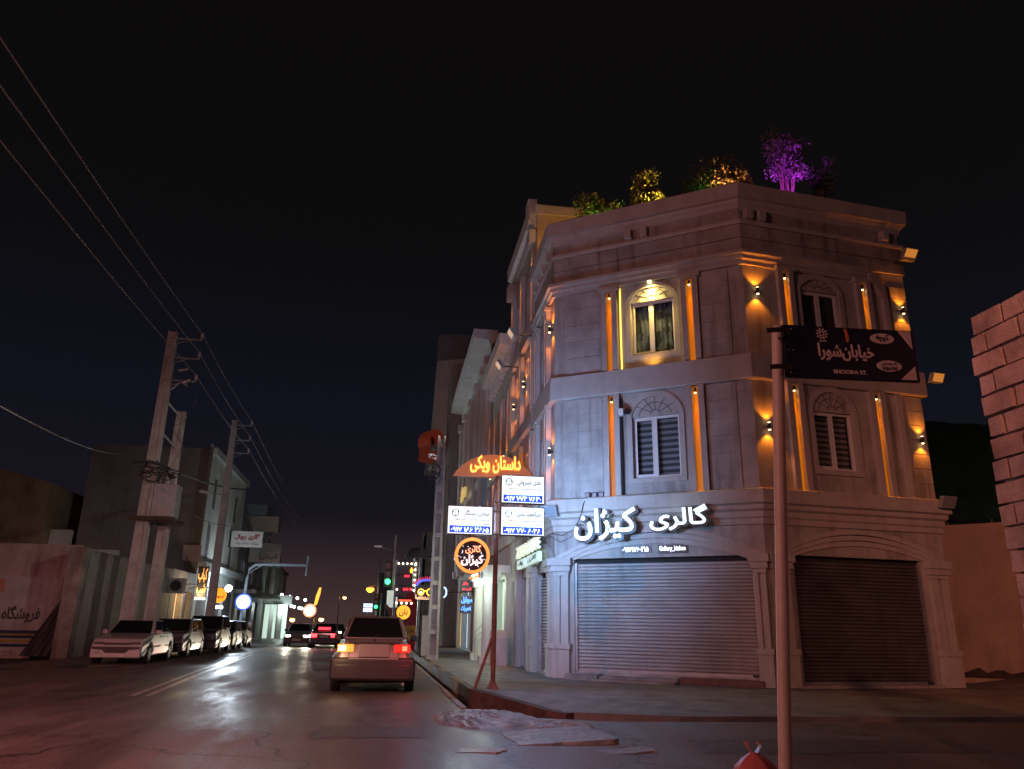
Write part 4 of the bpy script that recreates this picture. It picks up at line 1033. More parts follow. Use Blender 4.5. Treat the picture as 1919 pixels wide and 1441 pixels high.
# blue neon word sign and red neon scraps
t = thing('neon_sign', 'blue neon word sign projecting from the shop wall behind the rusty post', 'sign', (2.9, 30.5, 1.85)); fr = toward(0, 30.5)
MB().box(fr, 2.70, 3.20, -.1, 0, 1.82, 2.48).build('case', BLACKM, t)
m = MB(); put_text(m, fr, 'موبایل', 2.74, 3.16, 2.18, 2.44, .002, .02, offset=.04); put_text(m, fr, 'تعمیرات', 2.74, 3.12, 1.88, 2.12, .002, .02, offset=.04); m.build('lettering', emit('blue_neon', (.10, .30, 1.0), 2.2), t)
MB().tube([(3.2, 30.5, 2.3), (4.0, 30.5, 2.3)], .025, 6).build('bracket', BLACKM, t)
t = thing('neon_sign', 'small red neon scraps on a dark board above the blue neon sign', 'sign', (2.9, 30.9, 2.6)); fr = toward(0, 30.9)
MB().box(fr, 2.72, 3.25, -.08, 0, 2.66, 3.06).build('case', BLACKM, t)
m = MB(); put_text(m, fr, 'باز', 2.8, 3.02, 2.88, 3.02, .002, .02, offset=.03); put_text(m, fr, 'است', 2.8, 3.15, 2.70, 2.82, .002, .02, offset=.03); m.build('lettering', emit('red_neon', (1.0, .02, .04), 1.8), t)
MB().tube([(3.25, 30.9, 2.9), (4.0, 30.9, 2.9)], .025, 6).build('bracket', BLACKM, t)
# yellow spectacles sign with red bulb arch on a black post
t = thing('spectacles_sign', 'neon shop sign shaped as yellow spectacles under an arch of red bulbs', 'sign', (1.28, 31.2, .2)); fr = toward(0, 31.2)
MB().cyl((1.30, 31.3, .2), (1.30, 31.3, 2.4), .035, 8).build('post', BLACKM, t)
MB().box(fr, 1.0, 1.9, -.12, 0, 2.32, 2.86).build('case', BLACKM, t)
m = MB()
for cx_, rr in ((1.22, .13), (1.58, .15)):
    m.strip(fr, [(cx_ + rr * .72 * math.cos(a), 2.60 + rr * .72 * math.sin(a)) for a in [2 * math.pi * i / 24 for i in range(25)]], [(cx_ + rr * math.cos(a), 2.60 + rr * math.sin(a)) for a in [2 * math.pi * i / 24 for i in range(25)]], .002, .03)
m.box(fr, 1.33, 1.45, .002, .03, 2.62, 2.66); m.build('spectacles', emit('yellow_neon', (1.0, .52, .05), 2.4), t)
m = MB(); m.disc(fr, 1.22, 2.58, .055, .002, .02, 16); m.build('pupil', emit('blue_white_neon', (.5, .75, 1), 2.0), t)
m = MB(); put_text(m, fr, 'عینک سازی', 1.06, 1.84, 2.37, 2.45, .002, .02, offset=.03); m.tube([fr.at(u, .01, z) for u, z in ((1.03, 2.5), (1.03, 2.36), (1.06, 2.34), (1.84, 2.34), (1.87, 2.37))], .014, 5); m.build('lettering', emit('peach_neon', (1, .62, .35), 1.6), t)
m = MB()
for k in range(17):
    a = math.pi * (.08 + .84 * k / 16)
    for r_ in (.52, .60): m.disc(fr, 1.45 - r_ * math.cos(a) * .92, 2.80 + r_ * math.sin(a) * .62, .016, 0, .03, 6)
m.build('bulb_arch', emit('red_bulbs', (1.0, .03, .12), 2.2), t)
m = MB(); m.strip(fr, [(1.45 - .36 * math.cos(a), 2.82 + .2 * math.sin(a)) for a in [math.pi * i / 16 for i in range(17)]], [(1.45 - .47 * math.cos(a), 2.82 + .28 * math.sin(a)) for a in [math.pi * i / 16 for i in range(17)]], 0, .03); m.build('blue_arch', emit('royal_blue_neon', (.08, .12, .9), 1.0), t)
t = thing('neon_sign', 'pale blue crescent neon just right of the concrete pole', 'sign', (2.2, 31.5, 2.5)); fr = toward(0, 31.5)
m = MB(); m.strip(fr, [(2.1 + .10 * math.cos(a), 2.62 + .17 * math.sin(a)) for a in [-1.4 + 2.8 * i / 14 for i in range(15)]], [(2.1 + .16 * math.cos(a), 2.62 + .22 * math.sin(a)) for a in [-1.4 + 2.8 * i / 14 for i in range(15)]], 0, .04); m.build('tube', emit('pale_blue_neon', (.45, .65, 1), 1.8), t)
MB().tube([(2.2, 31.54, 2.62), (4.0, 31.54, 2.7)], .02, 5).build('bracket', BLACKM, t)
# standing white board
t = thing('standing_board', 'tall pale grey board standing on the pavement left of the concrete pole', 'board', (1.50, 33.0, .2))
MB().wbox(1.38, 1.80, 33.0, 33.08, .2, 1.75).build('panel', surf('pale_board', (.62, .66, .74), .5, .06), t)
MB().wbox(1.34, 1.38, 32.98, 33.1, .2, 1.85).build('frame', BLACKM, t)
# bulb framed board
t = thing('bulb_board', 'stack of dark boards edged with white bulbs on a grey post', 'sign', (.75, 37.5, .2)); fr = toward(0, 37.5)
each('panel', surf('dark_board', (.05, .05, .07), .5, .2), t, ((2.62, 3.10), (3.16, 3.62), (3.68, 4.15)), lambda m, q: m.box(fr, .30, 1.02, -.12, 0, q[0], q[1]))
BULBM = emit('white_bulbs', (1.0, .86, .62), 4)
each('bulb', BULBM, t, [(.36 + .2 * k, 4.14) for k in range(5)] + [(1.14, 4.10 - .235 * k) for k in range(7)] + [(.98, 2.74), (.34, 2.95)], lambda m, q: m.cyl((q[0], 37.42, q[1]), (q[0], 37.48, q[1]), .045, 10))
each('red_light', emit('red_bulb', (1.0, .02, .04), 3), t, ((.70, 3.57), (.83, 3.57), (.68, 2.97), (.81, 2.97), (.98, 2.97)), lambda m, q: m.cyl((q[0], 37.42, q[1]), (q[0], 37.49, q[1]), .055, 8))
m = MB(); m.prism(fr, [(.92, 3.72), (1.02, 3.72), (1.04, 3.86), (.97, 3.98), (.9, 3.84)], 0, .04); m.build('flame_light', emit('amber_flame', (1, .4, .02), 3), t)
MB().cyl((.26, 37.6, .2), (.26, 37.6, 4.3), .06, 8).build('post', GREYM, t)
MB().cyl((1.2, 37.6, .2), (1.2, 37.6, 4.3), .05, 8).build('post', GREYM, t)
# yellow round neon below the boards with a row of bulbs
t = thing('round_sign', 'round yellow neon sign low above the silver car, below the bulb boards', 'sign', (.62, 33, .2)); fr = toward(.62, 33)
m = MB(); m.disc(fr, 0, 1.86, .28, -.1, 0, 32); m.build('disc', emit('yellow_disc', (1.0, .46, .02), 1.1), t)
m = MB(); put_text(m, fr, 'نان', -.17, .17, 1.70, 2.0, .002, .012, offset=.02); m.build('lettering', surf('dark_brown_ink', (.04, .02, .01), .6, .05), t)
each('bulb', BULBM, t, range(4), lambda m, k: m.cyl(fr.at(-.30 + .2 * k, 0, 2.22), fr.at(-.30 + .2 * k, .06, 2.22), .045, 10))
m = MB(); m.box(fr, -.22, .30, -.05, 0, 2.29, 2.36); m.build('red_strip', emit('red_strip', (1.0, .12, .04), 1.2), t)
MB().cyl((.62, 33.08, .2), (.62, 33.08, 2.4), .03, 8).build('post', BLACKM, t)
# advertising column, red and yellow
t = thing('advertising_banner', 'tall narrow banner, red above and yellow below, behind the silver car', 'banner', (.95, 35, .2)); fr = toward(.95, 35)
m = MB(); m.prism(fr, [(-.25, 1.35), (.28, 1.35), (.25, 2.4), (.12, 2.75), (-.12, 2.75), (-.25, 2.45)], -.05, 0); m.build('upper_cloth', surf('dark_red_cloth', (.22, .02, .04), .8, .15), t)
m = MB(); m.box(fr, -.25, .28, -.05, 0, .75, 1.345); m.build('lower_cloth', surf('yellow_cloth', (.38, .28, .05), .8, .2, 5), t)
m = MB(); put_text(m, fr, 'حراج', -.18, .2, 1.0, 1.25, .001, .006, offset=.03); m.build('lettering', surf('maroon_ink', (.12, .01, .03), .7, .1), t)
m = MB(); m.box(fr, -.25, .28, -.05, 0, .3, .745); m.build('foot_cloth', surf('dark_red_cloth', (.22, .02, .04), .8, .15), t)
MB().cyl((.95, 35.1, .2), (.95, 35.1, 2.8), .03, 8).build('post', BLACKM, t)
# pink cloth awning and pale lit panel
t = thing('cloth_awning', 'sagging pinkish cloth awning beyond the silver car', 'awning', (.3, 39, .2)); m = MB(); vs = []
for i in range(9):
    for j in range(7):
        a = i / 8; b = j / 6
        vs.append((-.15 + .95 * a + .05 * math.sin(b * 9), 39 + .7 * b, 2.35 - 1.05 * a ** .6 * (.25 + .75 * b) - .08 * math.sin(a * 3.14) + .03 * math.sin(i * 2.2)))
m.add(vs, [(i * 7 + j, (i + 1) * 7 + j, (i + 1) * 7 + j + 1, i * 7 + j + 1) for i in range(8) for j in range(6)])
m.build('cloth', surf('pink_cloth', (.45, .24, .24), .85, .15, 3), t, smooth=True)
m = MB()
for x in (-.15, .8): m.cyl((x, 39.7, .2), (x, 39.7, 2.3), .025, 6)
m.build('pole', GREYM, t)
t = thing('light_panel', 'pale bluish lit panel standing above the pink awning', 'sign', (.15, 39.9, .2)); fr = toward(0, 39.9)
MB().box(fr, -.10, .42, -.06, 0, 2.2, 3.0).build('face', emit('pale_panel_face', (.62, .72, .66), .65), t)
MB().cyl((.15, 39.99, .2), (.15, 39.99, 2.3), .04, 8).build('post', GREYM, t)
# traffic lights
def traffic_light(x, y, zc, label, s=1.0, arm=None, lit=4):
    t = thing('traffic_light', label, 'traffic light', (x, y, .2), group='traffic lights')
    m = MB(); m.wbox(x - .16 * s, x + .16 * s, y, y + .2, zc - .25 * s, zc + .85 * s); m.build('case', BLACKM, t, bevel=.02)
    for k, (c, on) in enumerate((((.05, 1.0, .25), lit), ((.04, .03, .01), 0), ((.05, .01, .01), 0))):
        z = zc + k * .34 * s
        MB().cyl((x, y - .03, z), (x, y, z), .115 * s, 18).build('lens', emit('signal_green', c, on) if on else surf('unlit_lens_%d' % k, c, .2, .1), t)
        MB().tube([(x + .13 * s * math.cos(math.pi * i / 8), y - .1, z + .13 * s * math.sin(math.pi * i / 8)) for i in range(9)], .012, 5).build('hood', BLACKM, t)
    m = MB(); m.cyl((x + .32, y + .1, .15), (x + .32, y + .1, zc + .9 * s), .06, 10); m.tube([(x, y + .15, zc + .3), (x + .32, y + .1, zc + .3)], .03, 6); m.build('mast', STEEL, t)
    lamp('signal_light', 'POINT', (x, y - .3, zc), 2.5, (.05, 1, .3), t, radius=.1)
traffic_light(-.11, 40, 3.43, 'green traffic light on a mast, the larger and nearer of two', 1.15)
traffic_light(-.85, 56, 2.58, 'smaller green traffic light farther along the street, low over the silver car')
# thin mast with dish, round canopy
t = thing('steel_mast', 'thin steel mast with a short tilted arm behind the bulb boards', 'mast', (.18, 45, .2))
m = MB(); m.cyl((.18, 45, .15), (.18, 45, 6.3), .075, 10, r2=.055); m.tube([(.1, 45, 5.4), (-.45, 45, 5.52), (-.7, 45, 5.62)], .04, 6); m.build('pole', STEEL, t)
MB().wbox(-1.0, -.55, 44.9, 45.1, 5.56, 5.66).build('lamp_head', STEEL, t)
t = thing('round_canopy', 'grey mushroom shaped sign on a twin post above the bulb boards', 'sign', (1.35, 41, .2))
m = MB()
for r, z in ((.0, 0),): pass
m.cyl((1.35, 41, 4.72), (1.35, 41, 5.0), .72, 20, r2=.62); m.cyl((1.35, 41, 5.0), (1.35, 41, 5.22), .62, 20, r2=.25); m.build('cap', surf('dark_canopy', (.10, .11, .12), .5, .2, 6), t)
m = MB(); m.cyl((1.2, 41, .2), (1.2, 41, 4.75), .06, 8); m.cyl((1.5, 41, .2), (1.5, 41, 4.75), .06, 8); m.build('post', STEEL, t)
t = thing('facade_lamp', 'pale tilted floodlight arm right of the mushroom shaped sign', 'floodlight', (2.4, 41, 4.7))
MB().hexa([(2.0, 40.8, 4.6), (2.35, 40.8, 4.6), (2.35, 41.0, 4.6), (2.0, 41.0, 4.6), (2.15, 40.8, 5.2), (2.55, 40.8, 5.2), (2.55, 41.0, 5.2), (2.15, 41.0, 5.2)]).build('housing', surf('beige_housing', (.5, .42, .34), .5, .1), t)
MB().tube([(2.4, 41, 4.9), (4.0, 41, 4.9)], .04, 6).build('bracket', STEEL, t)
# street lamps: one type, lit sodium heads
SOD = emit('sodium_lamp_glass', (1.0, .36, .03), 5)
def street_lamp(x, y, z, label, e, side=1, m_=SOD, col=(1, .45, .12), r=.16, arm=1.1):
    t = thing('street_lamp', label, 'street lamp', (x, y, 0), group='lit street lamps down the street')
    m = MB(); m.cyl((x, y, -.1), (x, y, z + .5), .10, 10, r2=.06); m.tube([(x, y, z + .3), (x + side * arm * .6, y, z + .28), (x + side * arm, y, z + .1)], .045, 6); m.build('pole', STEEL, t)
    MB().wbox(x + side * arm - .12, x + side * arm + .12, y - .12, y + .25, z + .05, z + .2).build('head', GREYM, t)
    m = MB(); m.cyl((x + side * arm, y - .02, z + .05), (x + side * arm, y - .02, z - .12), r, 14, r2=r * 1.1); m.cyl((x + side * arm, y - .02, z - .12), (x + side * arm, y - .02, z - .32), r * 1.1, 14, r2=r * .4); m.build('lamp_glass', m_, t)
    if e: lamp('lamp_light', 'POINT', (x + side * arm, y, z - .2), e, col, t, radius=.15)
street_lamp(-.95, 70, 4.4, 'bright orange street lamp above the far end of the right pavement', 900, -1, r=.32, arm=.7)
t = thing('lamp_mast', 'tall plain mast just right of the bright orange street lamp', 'mast', (-1.05, 74, 0)); MB().cyl((-1.05, 74, -.1), (-1.05, 74, 7.3), .09, 8).build('pole', STEEL, t)
WRM = emit('far_sodium_glass', (1.0, .45, .12), 16)
for (x, y, z, lab, mm) in ((-14.6, 105, 2.2, 'tiny orange street lamp far off, leftmost in the string of lights', WRM), (-13.5, 110, 2.0, 'tiny orange street lamp far off, second in the string of lights', WRM), (-9.9, 112, 2.1, 'tiny orange street lamp far off, above the red tailed car', WRM),
                           (-9.6, 160, 6.6, 'tiny white orange street lamp high over the far roadway', WRM)):
    street_lamp(x, y, z, lab, 60, 1, mm, r=.3, arm=1.0)
t = thing('brake_beacon', 'tiny red beacon far off between the orange lamps', 'beacon', (-12.6, 112, 0)); MB().cyl((-12.6, 112, 0), (-12.6, 112, 1.7), .06, 6).build('pole', STEEL, t); MB().cyl((-12.6, 111.9, 1.7), (-12.6, 111.9, 2.1), .2, 10).build('lens', emit('far_red', (1, .04, .03), 6), t)
t = thing('small_lightbox', 'small white two line lightbox just over the roof of the silver car', 'sign', (-1.5, 60, 1.9)); fr = toward(0, 60)
for z0 in (2.3, 2.62): MB().box(fr, -1.82, -1.16, -.1, 0, z0, z0 + .27).build('face', emit('bluish_white_box', (.62, .72, 1), 1.6), t)
MB().cyl((-1.5, 60.15, 0), (-1.5, 60.15, 2.9), .05, 8).build('post', GREYM, t)
m = MB(); put_text(m, fr, 'دندانپزشکی', -1.76, -1.22, 2.67, 2.83, .001, .004, offset=.01); m.build('lettering', surf('navy_ink', (.03, .04, .2), .6, .05), t)

# ------------------------------------------------------------------ left side of the street
t = thing('garden_wall', 'old stained plaster wall along the left pavement behind the twin poles', 'wall', (-12.1, 40, 0))
m = MB(); m.wbox(-12.4, -12.0, 33.2, 46.5, -.12, 4.0); m.build('wall', OLDWALL, t)
each('coping_stone', OLDWALL, t, range(9), lambda m, k: m.wbox(-12.46, -11.95, 33.2 + k * 1.48 + random.uniform(0, .03), 34.66 + k * 1.48, 4.0, 4.0 + random.uniform(.04, .12)))
MB().wbox(-12.5, -11.93, 33.1, 33.75, -.12, 4.1).build('end_pier', surf('weathered_pier', (.27, .235, .215), .85, .3, 1.1, .4, 12, streak=.4), t)
t = thing('mural_wall', 'white wall painted with black Persian lettering over blue and yellow bands at the left edge', 'wall', (-16, 34.3, 0)); frm = toward(0, 34.2)
m = MB(); m.box(frm, -26, -12.5, -.3, 0, -.12, 4.25); m.build('wall', surf('pinkish_render', (.33, .28, .27), .85, .2, .9, .2, 14, streak=.3), t)
m = MB(); m.box(frm, -22, -12.95, .002, .06, .0, 2.95); m.build('white_panel', surf('whitewash', (.36, .36, .36), .75, .15, 1.4, .15, 16, streak=.3), t)
m = MB(); m.box(frm, -22, -15.05, .065, .075, 2.35, 2.85); m.build('pink_paint', surf('faded_pink_paint', (.42, .19, .16), .8, .2, 2), t)
m = MB(); put_text(m, frm, 'فروشگاه خدمات امداد خودرو', -18.4, -13.55, 1.2, 1.85, .062, .07, offset=.03); m.build('lettering', surf('black_wall_paint', (.05, .05, .055), .7, .2), t)
m = MB(); m.box(frm, -22, -13.25, .062, .068, .62, .92); m.box(frm, -22, -13.5, .062, .068, .3, .42); m.build('blue_band', surf('navy_wall_paint', (.02, .03, .085), .7, .15), t)
m = MB(); m.box(frm, -22, -13.3, .07, .075, .73, .79); m.box(frm, -22, -13.6, .062, .068, .46, .58); m.build('yellow_band', surf('mustard_wall_paint', (.30, .24, .04), .7, .2), t)
m = MB(); put_text(m, frm, 'امداد', -14.9, -14.3, .08, .2, .062, .07, offset=.02); m.build('small_lettering', surf('mustard_wall_paint', (.30, .24, .04), .7, .2), t)
t = thing('shadow_sheet', 'dark sheet standing in for a shadow in the corner right of the wall lettering', 'shadow sheet', (-12.9, 33.5, 0))  # sheet drawn dark in place of the diagonal shadow there
m = MB(); vs = []
for i in range(7):
    for j in range(8):
        b = j / 7; vs.append((-13.75 + 1.0 * b + (1.0 - .55 * b) * i / 6, 33.45 + .6 * b + .012 * math.sin(i * 2 + j), 2.3 * b + .02 * math.sin(i * 3)))
m.add(vs, [(i * 8 + j, (i + 1) * 8 + j, (i + 1) * 8 + j + 1, i * 8 + j + 1) for i in range(6) for j in range(7)]); m.build('sheet', surf('dark_shadow_tone', (.012, .013, .016), .6, .25, 3), t)
t = thing('tan_house', 'windowless tan house wall behind the lettered wall at the left edge', 'house', (-26, 52, 0))
MB().add([(-34, 50, -.1), (-20.6, 50, -.1), (-20.6, 62, -.1), (-34, 62, -.1), (-34, 50, 12.6), (-20.6, 50, 9.25), (-20.6, 62, 9.25), (-34, 62, 12.6)], [(0, 1, 5, 4), (1, 2, 6, 5), (2, 3, 7, 6), (3, 0, 4, 7), (4, 5, 6, 7)]).build('wall', TANWALL, t)
m = MB(); m.wbox(-20.58, -19.4, 51, 51.4, 5.0, 6.6); m.wbox(-19.9, -16.6, 51.3, 51.6, 4.9, 5.5); m.build('back_wall', PALE, t)
t = thing('water_tank', 'small grey tank on the roof between the tan house and the grey building', 'tank', (-17.6, 54, 0))
MB().wbox(-18.3, -17.2, 54, 55, 6.4, 7.3).build('tank', GREYM, t, bevel=.05); MB().wbox(-18.2, -17.3, 54.1, 54.9, 0, 6.4).build('stand', GREYM, t)
# grey building
t = thing('grey_building', 'three storey building with a blank grey side wall and lit white front', 'building', (-15.6, 58, 0))
MB().wbox(-19.4, -12.02, 52.0, 64.8, -.1, 12.25).build('side_wall', GRAYWALL, t)
fg = F((-12, 52.0), (-12, 64.8)); m = MB()
hl = [(1.6, 2.5, 8.6, 10.6), (5.2, 6.2, 8.6, 10.6), (9.0, 10.0, 8.6, 10.6), (1.3, 2.2, 5.3, 7.6), (5.2, 6.2, 5.3, 7.6), (9.0, 10.0, 5.3, 7.6), (.8, 3.6, .1, 3.5), (4.5, 8.0, .1, 3.5), (9, 12, .1, 3.5)]
m.wall(fg, 0, fg.len, -.1, 12.3, hl, .25); m.build('wall', surf('white_front', (.66, .68, .60), .75, .1, .9, .1, 20, streak=.15), t)
for h in hl[:6]: window(fg, h, t, -.14, 'dark')
MB().box(fg, 0, fg.len, .0, .5, 4.6, 5.0).build('floor_band', PALE, t)
MB().box(fg, 0, fg.len, .0, .25, 11.9, 12.35).build('parapet', PALE, t)
MB().box(fg, .85, 3.55, -.24, -.22, .1, 3.45).build('shop_interior', emit('warm_left_shop', (1.0, .62, .24), .6), t)
m = MB()
for k in range(3): m.box(fg, 4.5 + k * 1.2, 5.6 + k * 1.2, -.2, -.15, .1, 3.4)
m.build('roller_shutter', SHUT, t)
m = MB(); m.tube([(-12.2, 52.4, 12.2), (-12.2, 52.4, 12.5)], .03, 5); m.cyl((-12.2, 52.3, 12.5), (-12.2, 52.1, 12.55), .15, 12, r2=.05); m.build('roof_lamp', PALE, t)
# lit shop bay and AC unit next to it, beyond the garden wall
t = thing('small_shop', 'low shop with a glowing warm doorway between the old wall and the grey building', 'shop', (-12.3, 49, 0))
MB().wbox(-14.5, -12.0, 46.6, 51.9, 3.1, 4.2).build('fascia', surf('shop_fascia', (.22, .20, .18), .7, .2), t)
each('pier', OLDWALL, t, ((46.6, 47.6), (49.2, 49.5), (51.5, 51.9)), lambda m, q: m.wbox(-12.3, -12.0, q[0], q[1], -.1, 3.1))
MB().wbox(-12.6, -12.5, 47.5, 51.6, -.1, 3.1).build('shop_interior', emit('warm_doorway', (1.0, .68, .30), .85), t)
each('door_leaf', surf('brown_door', (.12, .06, .03), .5, .2), t, ((48.3, 48.6), (50.3, 50.9)), lambda m, q: m.wbox(-12.35, -12.2, q[0], q[1], 0, 3.1))
lamp('shop_light', 'POINT', (-11.2, 48.8, 2.9), 110, (1, .7, .35), t, radius=.15)
t = thing('air_conditioner', 'boxy outdoor air conditioner unit on the wall above the warm doorway', 'air conditioner', (-11.7, 45.8, 2.9))
MB().wbox(-12.0, -11.2, 45.9, 46.5, 2.85, 3.65).build('case', surf('beige_case', (.34, .31, .28), .6, .1), t, bevel=.02)
MB().cyl((-11.6, 45.89, 3.25), (-11.6, 45.86, 3.25), .29, 20).build('fan_grille', BLACKM, t)
t = thing('wall_sign', 'blank pinkish panel fixed on the grey side wall behind the poles', 'sign', (-12.6, 51.9, 5))
MB().wbox(-13.0, -11.9, 51.85, 51.98, 5.0, 6.0).build('panel', surf('pink_panel', (.34, .27, .27), .7, .1), t)
# vertical calligraphy sign
ORN = emit('amber_calligraphy', (1.0, .48, .15), .9)
t = thing('vertical_sign', 'tall amber neon calligraphy sign standing out from the shop front', 'sign', (-11.0, 49.5, 2.6)); fr = toward(0, 49.5)
MB().box(fr, -11.35, -10.75, -.1, 0, 2.75, 4.55).build('board', BLACKM, t)
m = MB(); put_text(m, fr, 'کباب', -11.3, -10.8, 3.6, 4.45, .002, .03, offset=.03); put_text(m, fr, 'شب', -11.3, -10.8, 2.85, 3.55, .002, .03, offset=.03); m.build('lettering', ORN, t)
each('white_bulb', emit('cool_bulbs', (.75, .85, 1), 3), t, range(3), lambda m, k: m.cyl((-11.25 + .22 * k, 49.4, 2.62), (-11.25 + .22 * k, 49.4, 2.74), .08, 10))
MB().tube([(-11.1, 49.55, 3.5), (-12, 49.55, 3.5)], .03, 6).build('bracket', BLACKM, t)
t = thing('round_sign', 'round orange lit sign with three white bulbs below on the left side of the street', 'sign', (-10.6, 53, 2.4)); fr = toward(-10.62, 52.5)
m = MB(); m.disc(fr, 0, 3.0, .46, -.14, 0, 32); m.build('disc', emit('orange_disc', (1.0, .30, .02), 1.5), t)
m = MB(); put_text(m, fr, 'Grand', -.34, .3, 2.82, 3.02, .002, .012, offset=.02, raw=True); m.build('lettering', surf('dark_brown_ink', (.04, .02, .01), .6, .05), t)
each('white_bulb', emit('bright_bulbs', (.95, .95, .85), 7), t, range(3), lambda m, k: m.cyl(fr.at(-.26 + .26 * k, .02, 2.28), fr.at(-.26 + .26 * k, .10, 2.28), .10, 12))
MB().tube([fr.at(0, -.1, 3.4), (-12, 52.6, 3.5)], .03, 6).build('bracket', BLACKM, t)
t = thing('wall_floodlight', 'glaring white floodlight on the wall right of the round orange sign', 'floodlight', (-10.9, 57, 3.5))
MB().cyl((-10.9, 56.9, 3.62), (-10.9, 56.8, 3.60), .22, 14).build('lens', emit('glaring_white', (.85, .95, 1), 22), t); MB().tube([(-10.9, 57.0, 3.6), (-12, 57.2, 3.7)], .05, 6).build('bracket', BLACKM, t)
lamp('flood_beam', 'SPOT', (-10.6, 56.6, 3.7), 4600, (.80, .90, 1.0), t, (4, 34, 8), 70, .8, .15)
lamp('flood_light', 'POINT', (-10.2, 56.3, 3.8), 300, (.75, .88, 1), t, radius=.15)
# next buildings on the left
t = thing('shuttered_building', 'dim two storey building with a white sign board, right of the white fronted building', 'building', (-15, 72, 0))
fl = F((-12, 65.0), (-12, 80.0)); m = MB(); m.wall(fl, 0, 15, -.1, 9.0, [(1, 4, .1, 3.2), (5, 8, .1, 3.2), (9, 12, .1, 3.2), (1.5, 3.5, 4.6, 6.4), (6, 8, 4.6, 6.4), (10, 12, 4.6, 6.4)], .25); m.wbox(-20, -12.2, 65.05, 79.9, -.1, 8.9); m.build('wall', surf('dim_grey_front', (.24, .25, .26), .8, .15), t)
m = MB(); m.box(fl, 0, 15, .0, 1.6, 3.6, 3.9); m.build('canopy_slab', CONC, t)
for h in ((1.5, 3.5, 4.6, 6.4), (6, 8, 4.6, 6.4), (10, 12, 4.6, 6.4)): window(fl, h, t, -.15, 'dark')
m = MB()
for a_ in (1, 5, 9):
    for k in range(12): m.box(fl, a_, a_ + 3, -.2, -.17 - .01 * (k % 2), .1 + k * .26, .355 + k * .26)
m.build('roller_shutter', GREYM, t)
t = thing('board_sign', 'white sign board with dark red lettering high on the left', 'sign', (-10.6, 60, 6.4)); fr = toward(0, 60.5)
MB().box(fr, -11.9, -9.6, -.2, 0, 6.75, 7.9).build('board', surf('white_board', (.60, .58, .55), .6, .08), t)
m = MB(); put_text(m, fr, 'گالری رویال', -11.6, -9.8, 7.25, 7.75, .002, .02, offset=.05); m.build('lettering', surf('dark_red_ink', (.22, .03, .03), .6, .1), t)
m = MB(); put_text(m, fr, 'پوشاک مردانه و زنانه', -11.5, -9.9, 6.88, 7.1, .002, .01, offset=.02); m.build('small_lettering', INK, t)
MB().wbox(-12.05, -11.85, 60.5, 60.7, 6.7, 7.95).build('mount', BLACKM, t)
t = thing('board_sign', 'smaller beige sign board behind the white one with dark red lettering', 'sign', (-9.6, 68, 6.3)); fr = toward(0, 68)
MB().box(fr, -11.8, -9.2, -.2, 0, 6.2, 7.8).build('board', surf('beige_board', (.40, .35, .29), .6, .12), t)
m = MB(); put_text(m, fr, 'فرش', -10.9, -9.4, 6.4, 6.9, .002, .02, offset=.03); m.build('lettering', surf('brown_ink', (.18, .11, .06), .6, .1), t)
MB().wbox(-12.05, -11.75, 68, 68.2, 6.2, 7.8).build('mount', BLACKM, t)
t = thing('upper_balcony_block', 'pale roof block standing above the sign boards', 'building', (-11.6, 66, 8))
m = MB(); m.wbox(-13.5, -9.9, 70.0, 71.5, 9.0, 10.3); m.build('wall', surf('beige_block', (.38, .33, .27), .8, .15), t); MB().wbox(-13.5, -11.0, 70.2, 74, 8.9, 11.3).build('stair_head', surf('dim_grey_front', (.24, .25, .26), .8, .15), t)
t = thing('balcony_building', 'farther dim beige building with balconies and small lamps on the left', 'building', (-16, 88, 0))
f6 = F((-12.4, 80.5), (-13.4, 100)); m = MB(); m.wall(f6, 0, f6.len, -.1, 9.6, [(2, 4.5, 4.6, 6.6), (6.5, 9, 4.6, 6.6), (12, 15, 4.6, 6.6), (2, 5, .1, 3.1), (7, 10, .1, 3.1), (12, 16, .1, 3.1)], .5); m.wbox(-20, -13.6, 80.6, 99, -.1, 9.4); m.build('wall', surf('beige_front', (.34, .29, .24), .8, .15), t)
for z in (3.6, 7.0): MB().box(f6, 0, f6.len, 0, 1.1, z, z + .25).build('balcony_slab', CONC, t)
each('column', CONC, t, (1.0, 6.0, 11, 17), lambda m, u: m.box(f6, u, u + .4, .7, 1.05, 3.85, 7.0))
for i, (u, lab) in enumerate(((3.0, 'small warm lamp under the far left balcony, leftmost of three'), (8.5, 'small warm lamp under the far left balcony, middle of three'), (12.5, 'small warm lamp under the far left balcony, rightmost of three'))):
    q = thing('balcony_lamp', lab, 'lamp', f6.at(u, 1.0, 3.4), group='lamps under the far balcony'); MB().cyl(f6.at(u, 1.1, 3.38), f6.at(u, 1.1, 3.59), .16, 10).build('lamp_glass', emit('soft_lamp', (1, .85, .6), 5), q)
